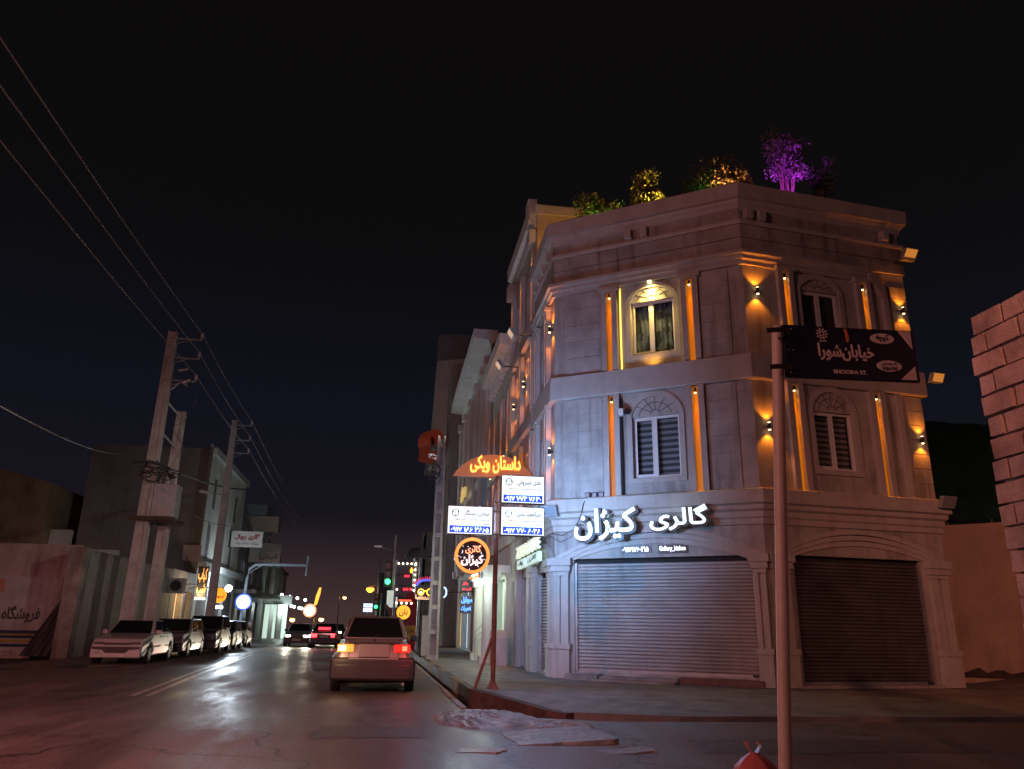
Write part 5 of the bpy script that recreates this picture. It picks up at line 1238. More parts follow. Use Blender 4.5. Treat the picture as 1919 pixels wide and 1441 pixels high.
# cluster of lit shop things at the far left corner
t = thing('corner_shop', 'far shop with a white lit column and doorway beyond the parked cars', 'shop', (-10.6, 82, 0))
m = MB(); m.cyl((-10.6, 82, -.1), (-10.6, 82, 3.2), .3, 14); m.wbox(-11.6, -11.2, 82, 82.3, -.1, 3.2); m.build('column', WHITEP, t)
MB().wbox(-12.3, -9.6, 82.5, 82.7, 3.2, 4.1).build('fascia', GREYM, t); MB().wbox(-12.2, -10.0, 83.0, 83.1, 0, 3.2).build('shop_interior', emit('mint_interior', (.72, .95, .85), .7), t)
lamp('shop_light', 'POINT', (-10.2, 81.2, 2.9), 160, (.8, 1, .92), t, radius=.2)
t = thing('bulb_string', 'cluster of white bulbs on brackets over the far left shop', 'lights', (-9.4, 84, 3.2))
each('bulb', emit('cool_white_bulbs', (.85, .97, 1), 5), t, range(11), lambda m, k: m.cyl((-10.8 + .26 * k, 84 + .2 * (k % 2), 3.3 + .9 * (k % 3 == 0) - .05 * k), (-10.8 + .26 * k, 83.9 + .2 * (k % 2), 3.3 + .9 * (k % 3 == 0) - .05 * k), .15, 10)); m = MB(); m.tube([(-12.3, 84.3, 3.4), (-8, 84.3, 3.1)], .04, 5); m.tube([(-12.3, 84.3, 4.2), (-8.4, 84.3, 3.9)], .04, 5); m.build('bracket', BLACKM, t)
t = thing('round_sign', 'round white lit sign with an orange rim at the far left end of the shops', 'sign', (-8.1, 86, 2.4)); fr = toward(-8.1, 86)
m = MB(); m.disc(fr, 0, 2.75, .52, -.15, 0, 28); m.build('disc', emit('bluish_disc', (.80, .88, 1), 2.6), t); m = MB(); m.strip(fr, [(.5 * math.cos(a), 2.75 + .5 * math.sin(a)) for a in [2 * math.pi * i / 28 for i in range(29)]], [(.68 * math.cos(a), 2.75 + .68 * math.sin(a)) for a in [2 * math.pi * i / 28 for i in range(29)]], -.12, .02); m.build('rim', emit('orange_rim', (1, .42, .2), 1.2), t)
MB().tube([(-8.1, 86.15, 3.2), (-12, 86.15, 3.4)], .04, 6).build('bracket', BLACKM, t)
t = thing('feather_sign', 'slim amber neon sign like a feather leaning out at the far left', 'sign', (-7.0, 84, 3)); fr = toward(0, 84)
m = MB(); m.prism(fr, [(-7.55, 3.2), (-7.25, 3.3), (-7.0, 4.4), (-6.95, 5.0), (-7.15, 5.0), (-7.4, 4.2)], -.08, 0); m.build('blade', emit('amber_blade', (1.0, .42, .05), 1.8), t); MB().tube([(-7.4, 84.1, 3.5), (-12, 84.2, 3.2)], .04, 6).build('bracket', BLACKM, t)
# overhead gantry with round blue sign
t = thing('sign_gantry', 'pale blue steel gantry post with a long arm reaching over the road', 'gantry', (-10.6, 61.5, 0)); m = MB()
m.tube([(-10.75, 61.5, -.1), (-10.55, 61.5, 4.6), (-10.45, 61.5, 5.25), (-10.05, 61.5, 5.55), (-9.4, 61.5, 5.6), (-6.3, 61.5, 5.62)], .11, 10); m.build('post', surf('pale_blue_paint', (.36, .44, .52), .4, .08), t)
m = MB(); m.tube([(-6.3, 61.5, 4.85), (-6.25, 61.5, 6.3)], .08, 8); m.tube([(-10.5, 61.5, 4.9), (-9.6, 61.5, 5.55)], .05, 6); m.build('end_post', STEEL, t)
t = thing('round_sign', 'round bluish white lit sign on the gantry post', 'sign', (-10.55, 61.2, 2.2)); fr = toward(-10.58, 61.2)
m = MB(); m.disc(fr, 0, 2.85, .50, -.15, 0, 30); m.build('disc', emit('ice_disc', (.62, .80, 1.0), 2.4), t); m = MB(); m.strip(fr, [(.48 * math.cos(a), 2.85 + .48 * math.sin(a)) for a in [2 * math.pi * i / 28 for i in range(29)]], [(.6 * math.cos(a), 2.85 + .6 * math.sin(a)) for a in [2 * math.pi * i / 28 for i in range(29)]], -.13, .01); m.build('rim', emit('blue_rim', (.05, .10, .55), .5), t)
lamp('disc_light', 'POINT', (-10.5, 60.6, 2.85), 40, (.6, .8, 1), t, radius=.3)

# ------------------------------------------------------------------ twin poles with the transformer, second pole, wires
def concrete_pole(mb, x, y, w0, w1, z, d=.42):
    for s_ in (-1, 1):
        mb.hexa([(x + s_ * w0 * .5 - .07, y - d / 2, -.1), (x + s_ * w0 * .5 + .07, y - d / 2, -.1), (x + s_ * w0 * .5 + .07, y + d / 2, -.1), (x + s_ * w0 * .5 - .07, y + d / 2, -.1), (x + s_ * w1 * .5 - .05, y - d / 3, z), (x + s_ * w1 * .5 + .05, y - d / 3, z), (x + s_ * w1 * .5 + .05, y + d / 3, z), (x + s_ * w1 * .5 - .05, y + d / 3, z)])
    [mb.hexa([(x - w0 * .42, y - d * .46, .6 + 1.5 * q), (x + w0 * .42, y - d * .46, .6 + 1.5 * q), (x + w0 * .42, y - d * .2, .6 + 1.5 * q), (x - w0 * .42, y - d * .2, .6 + 1.5 * q), (x - w0 * .42, y - d * .46, .75 + 1.5 * q), (x + w0 * .42, y - d * .46, .75 + 1.5 * q), (x + w0 * .42, y - d * .2, .75 + 1.5 * q), (x - w0 * .42, y - d * .2, .75 + 1.5 * q)]) for q in range(4)]
    mb.hexa([(x - w0 * .5, y - d * .42, -.1), (x + w0 * .5, y - d * .42, -.1), (x + w0 * .5, y - d * .22, -.1), (x - w0 * .5, y - d * .22, -.1), (x - w1 * .5, y - d * .24, z - .02), (x + w1 * .5, y - d * .24, z - .02), (x + w1 * .5, y - d * .12, z - .02), (x - w1 * .5, y - d * .12, z - .02)])
def crossarm(mb, mi, x0, y, z, ln=1.35):
    mb.tube([(x0, y - .1, z), (x0 + ln, y - .1, z)], .04, 6); mb.tube([(x0, y - .1, z - .35), (x0 + ln * .7, y - .1, z - .02)], .025, 5)
    mi.cyl((x0 + ln - .02, y - .1, z), (x0 + ln - .02, y - .1, z + .14), .035, 8); mi.cyl((x0 + ln - .02, y - .1, z + .14), (x0 + ln - .02, y - .1, z + .32), .085, 10, r2=.05)
t = thing('transformer_pole', 'tall twin legged concrete power pole carrying a grey transformer on the left', 'power pole', (-10.0, 34, 0))
m = MB(); concrete_pole(m, -10.22, 34, .42, .28, 13.65); m.build('tall_leg', CONC_POLE, t)
m = MB(); concrete_pole(m, -9.62, 34.9, .34, .24, 10.25); m.build('short_leg', CONC_POLE, t)
PORC = surf('porcelain', (.55, .50, .46), .25, .1)
for z in (13.35, 12.45, 11.4):
    m = MB(); mi = MB(); crossarm(m, mi, -10.3, 34, z); o = m.build('crossarm', STEEL, t); mi.build('insulator', PORC, o)
each('leg_brace', STEEL, t, (10.5, 9.1), lambda m, z: m.tube([(-10.1, 34, z), (-9.6, 34.8, z - .55)], .05, 6))
m = MB(); m.wbox(-10.75, -8.95, 33.62, 33.72, 5.28, 5.46); m.wbox(-10.75, -8.95, 35.15, 35.25, 5.28, 5.46); m.wbox(-9.98, -9.0, 33.7, 35.2, 5.24, 5.3); m.build('platform', surf('dark_brown_steel', (.05, .035, .03), .7, .2, 6), t)
m = MB(); m.wbox(-9.98, -9.05, 33.9, 34.7, 5.46, 6.85); m.build('transformer', surf('transformer_grey', (.30, .31, .33), .45, .12), t, bevel=.03)
each('bushing', PORC, t, range(3), lambda m, k: m.cyl((-9.85 + .3 * k, 34.2, 6.85), (-9.85 + .3 * k, 34.2, 7.15), .06, 8, r2=.03))
MB().wbox(-9.75, -9.25, 33.84, 33.9, 5.5, 5.75).build('name_plate', PLATE, t)
m = MB(); rnd = random.Random(8)
for k in range(9):
    z = 7.35 + rnd.uniform(-.3, .25); x = -10.4 + rnd.uniform(0, 1.3); r = rnd.uniform(.15, .4)
    m.tube([(x + r * math.cos(2 * math.pi * i / 12 + k), 33.6 + .25 * math.sin(i), z + r * .5 * math.sin(2 * math.pi * i / 12 + k)) for i in range(11)], .028, 5)
m.tube([(-10.9, 33.5, 7.6), (-10.2, 33.5, 7.7), (-9.4, 33.6, 7.45)], .06, 6); m.build('cable_tangle', CABLE, t)
m = MB(); m.tube([(-9.95, 34, 11.0), (-9.6, 34, 11.35), (-9.3, 34, 11.2)], .03, 5); m.cyl((-9.5, 33.9, 11.3), (-9.2, 33.9, 11.45), .06, 8); m.cyl((-9.75, 33.9, 11.85), (-9.35, 33.9, 11.95), .05, 8); m.build('fuse_cutout', surf('porcelain', (.55, .50, .46), .25, .1), t)
m = MB()
for q in (((-9.05, 33.9, 11.5), (-8.85, 34, 10.6), (-9.2, 34, 9.6), (-9.7, 34, 9.3)), ((-9.0, 33.9, 12.5), (-9.5, 33.9, 11.9), (-9.9, 33.9, 11.5)), ((-9.05, 33.9, 13.4), (-9.5, 33.9, 12.5), (-9.6, 33.9, 12.0)), ((-9.7, 34.2, 9.3), (-9.2, 34.3, 8.6), (-9.7, 34.3, 7.2)), ((-9.9, 34, 9.8), (-9.4, 34.2, 9.9), (-9.5, 34.4, 8.8))): m.tube(q, .016, 5)
m.build('jumper_wire', CABLE, t)
t = thing('power_pole', 'thinner concrete power pole with three short crossarms in front of the white fronted building', 'power pole', (-10.05, 48, 0))
m = MB(); concrete_pole(m, -10.05, 48, .34, .2, 13.25, .4); m.build('shaft', CONC_POLE, t)
for z in (12.95, 12.0, 11.2):
    m = MB(); mi = MB(); crossarm(m, mi, -10.05, 48, z, 1.05); o = m.build('crossarm', STEEL, t); mi.build('insulator', PORC, o)
m = MB(); m.tube([(-10.1, 47.9, 8.6), (-11.3, 47.9, 8.75)], .035, 6); m.build('lamp_arm', STEEL, t)
MB().hexa([(-11.55, 47.75, 8.72), (-10.9, 47.75, 8.66), (-10.9, 48.05, 8.66), (-11.55, 48.05, 8.72), (-11.5, 47.78, 8.86), (-10.95, 47.78, 8.8), (-10.95, 48.02, 8.8), (-11.5, 48.02, 8.86)]).build('lamp_head', surf('pale_lamp_head', (.55, .53, .5), .4, .1), t)
def wire(name, pts, r, label, cat='wire', mat=None, sag=0, n=14, group=None):
    m = MB(); q = []
    for i in range(len(pts) - 1):
        a, b = Vector(pts[i]), Vector(pts[i + 1])
        for k in range(n + (i == len(pts) - 2)):
            f = k / n; p = a.lerp(b, f); p.z -= sag * 4 * f * (1 - f) * (b - a).length / 30; q.append(p)
    m.tube(q, r, 5); return tag(m.build(name, mat or WIREM), label, cat, group)
for k, (z1, z2, lab) in enumerate(((13.62, 13.22, 'top overhead wire running to the highest insulators of the poles'), (12.72, 12.27, 'middle overhead wire running to the second insulators of the poles'), (11.67, 11.47, 'lowest overhead wire running to the third insulators of the poles'))):
    wire('overhead_wire', [(-8.9, -14, z1 + .15), (-8.97, 33.9, z1), (-9.02, 47.9, z2), (-9.6, 82, z2 - .5)], .02, lab, sag=.35, group='three wires along the power poles')
wire('telephone_wire', [(-7.4, 14, 5.1), (-17.5, 51.9, 11.6)], .022, 'single sagging wire from the left edge to the top of the grey side wall', sag=.25)
wire('bundled_cable', [(-9.6, 33.6, 7.5), (-11.85, 64.6, 11.7)], .05, 'thick black bundled cable stretching right from the transformer pole', 'cable', CABLE, sag=.25)
wire('street_cable', [(-10.2, 34, 6.9), (-9.6, 48, 6.8), (-11.8, 60, 8)], .02, 'loose cable drooping between the two left poles', 'cable', CABLE, sag=.9)
# ------------------------------------------------------------------ cars
def lerp(a, b, t): return a + (b - a) * t
def car(label, loc, rz, paint, spec, lit=None, group='cars on the street', name='parked_car'):
    L, Wd, H = spec['L'], spec['W'], spec['H']; w = Wd / 2; h2 = L / 2
    t = thing(name, label, 'car', loc, rz, group)
    R = spec.get('r', .31); yf = h2 - spec.get('fo', .78); yr = -h2 + spec.get('ro', .82)
    belt = spec.get('belt', .92); hood = spec.get('hood', .80); cowl = spec['cowl']; tail = spec['tail']; deck = spec['deck']
    # side outline, front = +y
    arc = lambda yc: [(yc + (R + .05) * math.cos(a), .30 + (R + .05) * math.sin(a)) for a in [math.pi * i / 10 for i in range(11)]]
    out = [(h2 - .10, .22), (h2 - .01, .30), (h2, .50), (h2 - .05, .56), (h2 - .07, hood - .10), (h2 - .18, hood), (cowl, belt), (tail, deck), (-h2 + .12, deck - .02), (-h2 + .05, deck - .10), (-h2 + .03, .58), (-h2, .52), (-h2 + .01, .32), (-h2 + .08, .24)]
    out += [(yr - R - .05, .24)] + [p for p in reversed(arc(yr)) if p[1] > .25][1:-1] + [(yr + R + .05, .24), (yf - R - .05, .22)] + [p for p in reversed(arc(yf)) if p[1] > .25][1:-1] + [(yf + R + .05, .22)]
    def half(y, z):
        f = max(0, abs(y) - (h2 - .75)) / .75
        k = w * (1 - .13 * f * f)
        if z > .62: k -= spec.get('sh', .07) * (z - .62) / .3
        if z < .35: k -= .04
        return k
    n = len(out); m = MB()
    m.add([(half(y, z), y, z) for y, z in out] + [(-half(y, z), y, z) for y, z in out],
          [tuple(range(n)), tuple(range(2 * n - 1, n - 1, -1))] + [(i, n + i, n + (i + 1) % n, (i + 1) % n) for i in range(n)])
    body = m.build('body', paint, t, local=True, bevel=.07, smooth=True)
    # cabin
    rf, rr = spec['rf'], spec['rr']; wb = w * spec['wb'] if 'wb' in spec else w - .09; wt = w * spec.get('tumble', .70)
    bz = belt - .02; dz = deck - .02
    base = [(wb, cowl + .05, bz), (wb, tail - .05, dz), (-wb, tail - .05, dz), (-wb, cowl + .05, bz)]
    roof = [(wt, rf, H - .03), (wt, rr, H - .02), (-wt, rr, H - .02), (-wt, rf, H - .03)]
    m = MB(); m.hexa([base[3], base[0], base[1], base[2], roof[3], roof[0], roof[1], roof[2]])
    m.f = [tuple(reversed(f)) for f in m.f]
    m.build('cabin', paint, t, local=True, bevel=.09, smooth=True)
    def patch(name_, q, a0, a1, b0, b1, off=.012, mat=CARGLASS, parent=None):
        q = [Vector(v) for v in q]    # bottom-left, bottom-right, top-right, top-left seen from outside
        nrm = (q[1] - q[0]).cross(q[3] - q[0]).normalized()
        P = lambda a, b: q[0].lerp(q[1], a).lerp(q[3].lerp(q[2], a), b) + nrm * off
        mm = MB(); c = [P(a0, b0), P(a1, b0), P(a1, b1), P(a0, b1)]
        mm.hexa([c[3] - nrm * .02, c[2] - nrm * .02, c[1] - nrm * .02, c[0] - nrm * .02, c[3], c[2], c[1], c[0]])
        mm.f = [tuple(reversed(f)) for f in mm.f]
        return mm.build(name_, mat, parent or t, local=True)
    patch('windscreen', [base[3], base[0], roof[0], roof[3]][::1] if False else [base[0], base[3], roof[3], roof[0]], .06, .94, .06, .92)
    patch('rear_window', [base[2], base[1], roof[1], roof[2]], .07, .93, .08, .90)
    for sgn in (1, -1):
        q = [base[1], base[0], roof[0], roof[1]] if sgn > 0 else [base[3], base[2], roof[2], roof[3]]
        cuts = ((.10, .48), (.52, .90)) if sgn > 0 else ((.10, .48), (.52, .90))
        for a, b in cuts: patch('side_window', q, a, b, .10, .88)
    # underside, bumpers, grille, lights, wheels
    MB().wbox(-w + .22, w - .22, -h2 + .15, h2 - .15, .20, .60).build('underbody', DARKGAP, t, local=True)
    bf = half(h2, .4); br = half(-h2, .4)
    bm = spec.get('bumper', TRIM)
    MB().wbox(-bf - .01, bf + .01, h2 - .25, h2 + .05, .20, .54).build('front_bumper', bm, t, local=True, bevel=.03)
    MB().wbox(-br - .015, br + .015, -h2 - .07, -h2 + .25, .27, .56).build('rear_bumper', bm if not spec.get('rb') else spec['rb'], t, local=True, bevel=.03)
    MB().wbox(-.40, .40, h2 - .085, h2 - .04, .59, hood - .12).build('grille', TRIM, t, local=True)
    if spec.get('split'):
        MB().prism(F((bf, h2 + .05), (-bf, h2 + .05)), [(.02, .465), (bf * .45, .445), (bf * .60, .345), (bf * 1.40, .345), (bf * 1.55, .445), (2 * bf - .02, .465), (2 * bf - .02, .53), (.02, .53)], -.01, .02).build('lower_grille', TRIM, t, local=True)
        for s_ in (-1, 1): MB().wbox(s_ * (bf - .2) - .07, s_ * (bf - .2) + .07, h2 + .05, h2 + .062, .33, .40).build('fog_lamp', surf('headlamp_glass', (.42, .42, .44), .12, .05, metal=.4), t, local=True)
    lit = lit or {}
    hl = lit.get('head', surf('dim_headlamp_glass', (.20, .17, .17), .1, .05, metal=.5))
    for s_ in (-1, 1):
        xx = s_ * (half(h2 - .1, .7) - .20)
        MB().wbox(xx - .16, xx + .16, h2 - .12, h2 - .045, .60, hood - .10).build('headlight', hl, t, local=True, bevel=.015)
        xx = s_ * (half(-h2 + .1, .7) - .175)
        z0, z1 = spec.get('tl', (.62, .82))
        tm = lit.get('tail_r' if s_ > 0 else 'tail_l', surf('tail_glass', (.25, .015, .015), .15, .05))
        tl = MB().wbox(xx - .165, xx + .165, -h2 - .01, -h2 + .14, z0, z1).build('tail_light', tm, t, local=True, bevel=.015)
        if ('in_r' if s_ > 0 else 'in_l') in lit:
            mm, off, wid = lit['in_r' if s_ > 0 else 'in_l']
            MB().wbox(xx + off - wid, xx + off + wid, -h2 - .022, -h2 - .01, z0 + .03, z1 - .03).build('lit_cell', mm, tl, local=True)
        mb_ = MB().hexa([(s_ * (w - .07), cowl - .28, belt - .02), (s_ * (w + .10), cowl - .28, belt - .02), (s_ * (w + .10), cowl - .16, belt - .02), (s_ * (w - .07), cowl - .12, belt - .02), (s_ * (w - .07), cowl - .28, belt + .11), (s_ * (w + .09), cowl - .28, belt + .11), (s_ * (w + .09), cowl - .18, belt + .11), (s_ * (w - .07), cowl - .14, belt + .11)])
        if s_ < 0: mb_.f = [tuple(reversed(f)) for f in mb_.f]
        mb_.build('wing_mirror', spec.get('mirror', TRIM), t, local=True, bevel=.02)
        for a_, b_ in ((cowl - .4, -.02), (-.06, yr + .1)):
            MB().wbox(min(s_ * (w - .055), s_ * (w - .035)), max(s_ * (w - .055), s_ * (w - .035)), (a_ + b_) / 2 - .32, (a_ + b_) / 2 - .16, belt - .13, belt - .10).build('door_handle', TRIM, t, local=True)
        MB().wbox(min(s_ * (w - .02), s_ * (w + .008)), max(s_ * (w - .02), s_ * (w + .008)), yr + R + .1, yf - R - .1, .50, .555).build('side_strip', spec.get('strip', TRIM), t, local=True)
        for yy in (yf, yr):
            wh = MB(); wh.cyl((s_ * (w - .20), yy, R - .005), (s_ * (w - .005), yy, R - .005), R, 22); o = wh.build('wheel', TYRE, t, local=True, bevel=.02)
            rm = MB(); rm.cyl((s_ * (w - .02), yy, R - .005), (s_ * (w + .004), yy, R - .005), R * .66, 18, r2=R * .60)
            rm.build('rim', RIM, o, local=True)
            hb = MB()
            for k in range(5):
                a = 2 * math.pi * k / 5; hb.cyl((s_ * (w + .002), yy + R * .42 * math.cos(a), R + R * .42 * math.sin(a)), (s_ * (w + .007), yy + R * .42 * math.cos(a), R + R * .42 * math.sin(a)), R * .12, 8)
            hb.build('rim_hole', DARKGAP, o, local=True)
    MB().wbox(-.26, .26, h2 + .05, h2 + .068, .36 if not spec.get('split') else .37, .47).build('number_plate', PLATE, t, local=True)
    pz = spec.get('plate', (.60, .76)); pw = spec.get('pw', .26)
    MB().wbox(-pw, pw, -h2 + .005, -h2 + .035, pz[0], pz[1]).build('number_plate', PLATE, t, local=True, bevel=.004)
    return t, body
def paint(name, c, metal=.25): return surf(name, c, .32, .05, 2, metal=metal, coat=.6, spec=.5)
SEDAN = dict(L=4.42, W=1.70, H=1.41, cowl=.82, tail=-1.52, deck=.98, rf=.22, rr=-.92, hood=.78, belt=.94, r=.30)
HATCH = dict(L=3.75, W=1.62, H=1.48, cowl=.75, tail=-1.70, deck=.98, rf=.15, rr=-1.35, hood=.84, belt=.94, r=.29, tumble=.76)
SUV = dict(L=4.3, W=1.78, H=1.68, cowl=.80, tail=-1.98, deck=1.05, rf=.25, rr=-1.65, hood=.96, belt=1.04, r=.34, tumble=.78)
PRIDE = dict(L=3.92, W=1.74, H=1.53, cowl=.72, tail=-1.50, deck=1.06, rf=.15, rr=-.95, hood=.80, belt=1.0, r=.29, tl=(.79, .945), plate=(.70, .95), pw=.31, tumble=.62, sh=.14, wb=.80)
WHITE = paint('white_car_paint', (.50, .49, .50), 0); SILV = paint('silver_car_paint', (.20, .20, .22)); DARKP = paint('dark_car_paint', (.04, .042, .046)); GREYP = paint('grey_car_paint', (.12, .125, .135)); PALEP = paint('pale_car_paint', (.30, .30, .32)); BEIGE = paint('beige_silver_paint', (.25, .22, .21), .2)
RB = surf('grey_plastic_bumper', (.045, .04, .043), .5, .1)
PI = math.pi
wc, _ = car('white parked sedan with black bumper strip, first of the row facing the camera', (-8.62, 29.95, 0), PI + .03, WHITE, dict(SEDAN, bumper=WHITE, split=True, mirror=WHITE), group='cars parked along the left kerb')
car('silver parked estate car, second in the row right behind the white sedan', (-8.75, 35.6, 0), PI + .03, SILV, dict(SUV, H=1.5, belt=.98, hood=.88), group='cars parked along the left kerb')
car('dark parked off roader with bright window edges, third in the row', (-8.55, 40.7, 0), PI + .04, DARKP, dict(SUV), group='cars parked along the left kerb')
car('dark grey parked hatchback, fourth in the row', (-8.75, 46.0, 0), PI + .05, GREYP, HATCH, group='cars parked along the left kerb')
car('pale parked hatchback at the far end of the row', (-9.1, 51.5, 0), PI + .06, PALEP, HATCH, group='cars parked along the left kerb')
TLL = emit('lit_reverse_lamp', (1.0, .80, .42), 4); AMB = emit('lit_indicator', (1.0, .40, .06), .8); REDL = emit('lit_tail_lamp', (1.0, .03, .02), .75); REDB = emit('lit_brake_cell', (1.0, .25, .12), 1.6)
pr, pb = car('silver beige saloon seen from behind, one tail lamp white and one red', (-.235, 18.88, 0), 0, BEIGE, dict(PRIDE, rb=RB, bumper=RB), {'tail_l': AMB, 'tail_r': REDL, 'in_l': (TLL, -.07, .07), 'in_r': (REDB, .05, .05)}, 'cars driving on the road', 'saloon_car')
MB().wbox(-.86, .86, -2.02, -1.72, .24, .69).build('bumper_cover', RB, pr, local=True, bevel=.07, smooth=True)
m = MB()
for s_ in (-1, 1): m.tube([(s_ * .50, -1.935, .70), (s_ * .505, -1.93, .96), (s_ * .52, -1.86, 1.03)], .006, 4)
m.build('boot_seam', TRIM, pr, local=True)
MB().tube([(-.02, -1.50, 1.10), (.3, -1.40, 1.16)], .008, 4).build('wiper', TRIM, pr, local=True)
MB().cyl((.62, -1.98, .19), (.62, -2.06, .19), .03, 10).build('exhaust', STEEL, pr, local=True)
MB().wbox(-.50, .50, -1.955, -1.925, .94, .99).build('plate_garnish', TRIM, pr, local=True, bevel=.008)
MB().cyl((0, -1.86, 1.02), (0, -1.885, 1.02), .03, 12).build('badge', CHROME, pr, local=True)
MB().wbox(-.50, .50, -2.04, -2.02, .655, .685).build('bumper_trim', PLATE, pr, local=True)
lamp('tail_glow', 'POINT', (.42, 16.6, .78), 2.2, (1, .05, .03), pr, radius=.08); lamp('reverse_glow', 'POINT', (-.9, 16.6, .78), 4, (1, .68, .3), pr, radius=.08)
HEAD = emit('lit_headlight', (1.0, .88, .62), 30)
def oncoming(label, x, y, rz, p, spec, e=60):
    t, _ = car(label, (x, y, 0), rz, p, spec, {'head': HEAD}, 'cars driving on the road', 'oncoming_car')
    c, s = math.cos(rz), math.sin(rz)
    for sx in (-.58, .58):
        a = Vector((x + sx * c - (spec['L'] / 2 + .08) * s, y + sx * s + (spec['L'] / 2 + .08) * c, .7)); d = Vector((-s, c, -.05))
        lamp('head_beam', 'SPOT', a, e * 4, (1, .88, .66), t, a + d * 20, 60, .8, .08)
oncoming('oncoming car with two glaring headlights, nearest of the approaching cars', -5.55, 54.0, PI + .02, SILV, SEDAN)
oncoming('farther oncoming car with headlights on, right of the nearest approaching one', -5.05, 72, PI - .02, DARKP, HATCH, 50)
oncoming('distant oncoming car with headlights on, behind the red lit car', -5.2, 86, PI - .03, GREYP, HATCH, 40)
REDF = emit('bright_tail_lamp', (1.0, .03, .04), 7)
rc_, _ = car('dark car driving away with bright red tail lamps and red sign in its rear window', (-3.75, 51.5, 0), .03, DARKP, SEDAN, {'tail_l': REDF, 'tail_r': REDF}, 'cars driving on the road', 'receding_car')
m = MB(); m.wbox(-.36, .36, -1.98, -1.95, 1.04, 1.20); m.build('red_sign', emit('red_rear_sign', (1.0, .03, .05), 3), rc_, local=True)

# ------------------------------------------------------------------ near right corner: street sign, block wall, bag
t = thing('street_sign', 'dark blue street name sign with white Persian lettering on a leaning pale pole', 'sign', (2.1, 4.2, 0))
POLEP = surf('pale_pole_paint', (.58, .46, .38), .5, .08, 6)
m = MB(); m.cyl((2.09, 4.25, -.1), (2.335, 4.25, 3.14), .036, 20); m.build('pole', POLEP, t)
MB().cyl((2.335, 4.25, 3.14), (2.337, 4.25, 3.165), .038, 20, r2=.02).build('pole_cap', POLEP, t)
# slightly rotated sign plate
class Tilted(F):
    def at(s, u, d, z):
        p = s.P + s.u * u + s.n * d
        return (p.x, p.y, z + .030 * u)      # the plate hangs slightly out of level
fs = Tilted((2.348, 4.205), (2.348 + .93, 4.205 + .012))
m = MB(); m.box(fs, 0, .915, -.03, 0, 2.812, 3.160); m.build('plate', surf('navy_sign_paint', (.003, .008, .035), .45, .12, 6), t, bevel=.004)
def clampf(m, z): m.tube([fs.at(-.13, .03, z), fs.at(-.075, .05, z), fs.at(-.02, .055, z), fs.at(.03, .012, z)], .016, 7)
each('clamp', BLACKM, t, (3.10, 2.86), clampf)
SW = surf('cream_reflective_paint', (.85, .68, .62), .5, .06, 6)
each('corner_triangle', SW, t, ([(.80, 3.152), (.888, 3.152), (.888, 3.03)][::-1], [(.775, 2.822), (.888, 2.822), (.888, 2.915)]), lambda m, q: m.prism(fs, q, .001, .004))
each('oval', SW, t, ((.68, 3.095, .036, .085), (.705, 2.91, .038, .088)), lambda m, q: m.disc(fs, q[0], q[1], q[2], .001, .004, 28, q[3]))
m = MB(); put_text(m, fs, 'کوچه', .635, .725, 3.07, 3.125, .0045, .006, offset=.03); m.build('oval_lettering', INK, t); m = MB(); put_text(m, fs, 'کد پستی', .65, .76, 2.912, 2.938, .0045, .006, offset=.02); put_text(m, fs, '۷۵۶۱۷', .65, .76, 2.880, 2.906, .0045, .006, offset=.03, raw=True); m.build('oval_lettering', INK, t)
m = MB(); put_text(m, fs, 'خیابان\u200cشورا', .225, .610, 2.930, 3.045, .001, .004, offset=.025); put_text(m, fs, 'SHOORA ST.', .315, .545, 2.845, 2.872, .001, .004, offset=.02, raw=True); m.build('lettering', SW, t)
m = MB(); m.prism(fs, [(.428, 3.06), (.444, 3.06), (.447, 3.10), (.436, 3.148), (.416, 3.15), (.424, 3.12)], .001, .004); m.build('alley_number', surf('orange_reflective_paint', (.75, .20, .07), .5, .06), t)
m = MB(); cx_, cz = .262, 3.108
for k in range(10):
    a = 2 * math.pi * k / 10; p = (cx_ + .032 * math.cos(a), cz + .030 * math.sin(a)); q_ = (math.cos(a), math.sin(a)); r_ = (-q_[1], q_[0])
    m.prism(fs, [(p[0] - q_[0] * .012, p[1] - q_[1] * .012), (p[0] + r_[0] * -.006, p[1] + r_[1] * -.006), (p[0] + q_[0] * .012, p[1] + q_[1] * .012), (p[0] + r_[0] * .006, p[1] + r_[1] * .006)], .001, .004)
m.strip(fs, [(cx_ + .012 * math.cos(2 * math.pi * i / 16), cz + .012 * math.sin(2 * math.pi * i / 16)) for i in range(17)], [(cx_ + .017 * math.cos(2 * math.pi * i / 16), cz + .017 * math.sin(2 * math.pi * i / 16)) for i in range(17)], .001, .004)
m.box(fs, cx_ - .02, cx_ + .025, .001, .004, cz - .052, cz - .046); m.build('emblem', SW, t)
m = MB()
for z in (3.13, 2.99, 2.84):
    for u in (.025, .055): m.disc(fs, u, z, .005, 0, .004, 8)
m.build('rivet', GREYM, t)

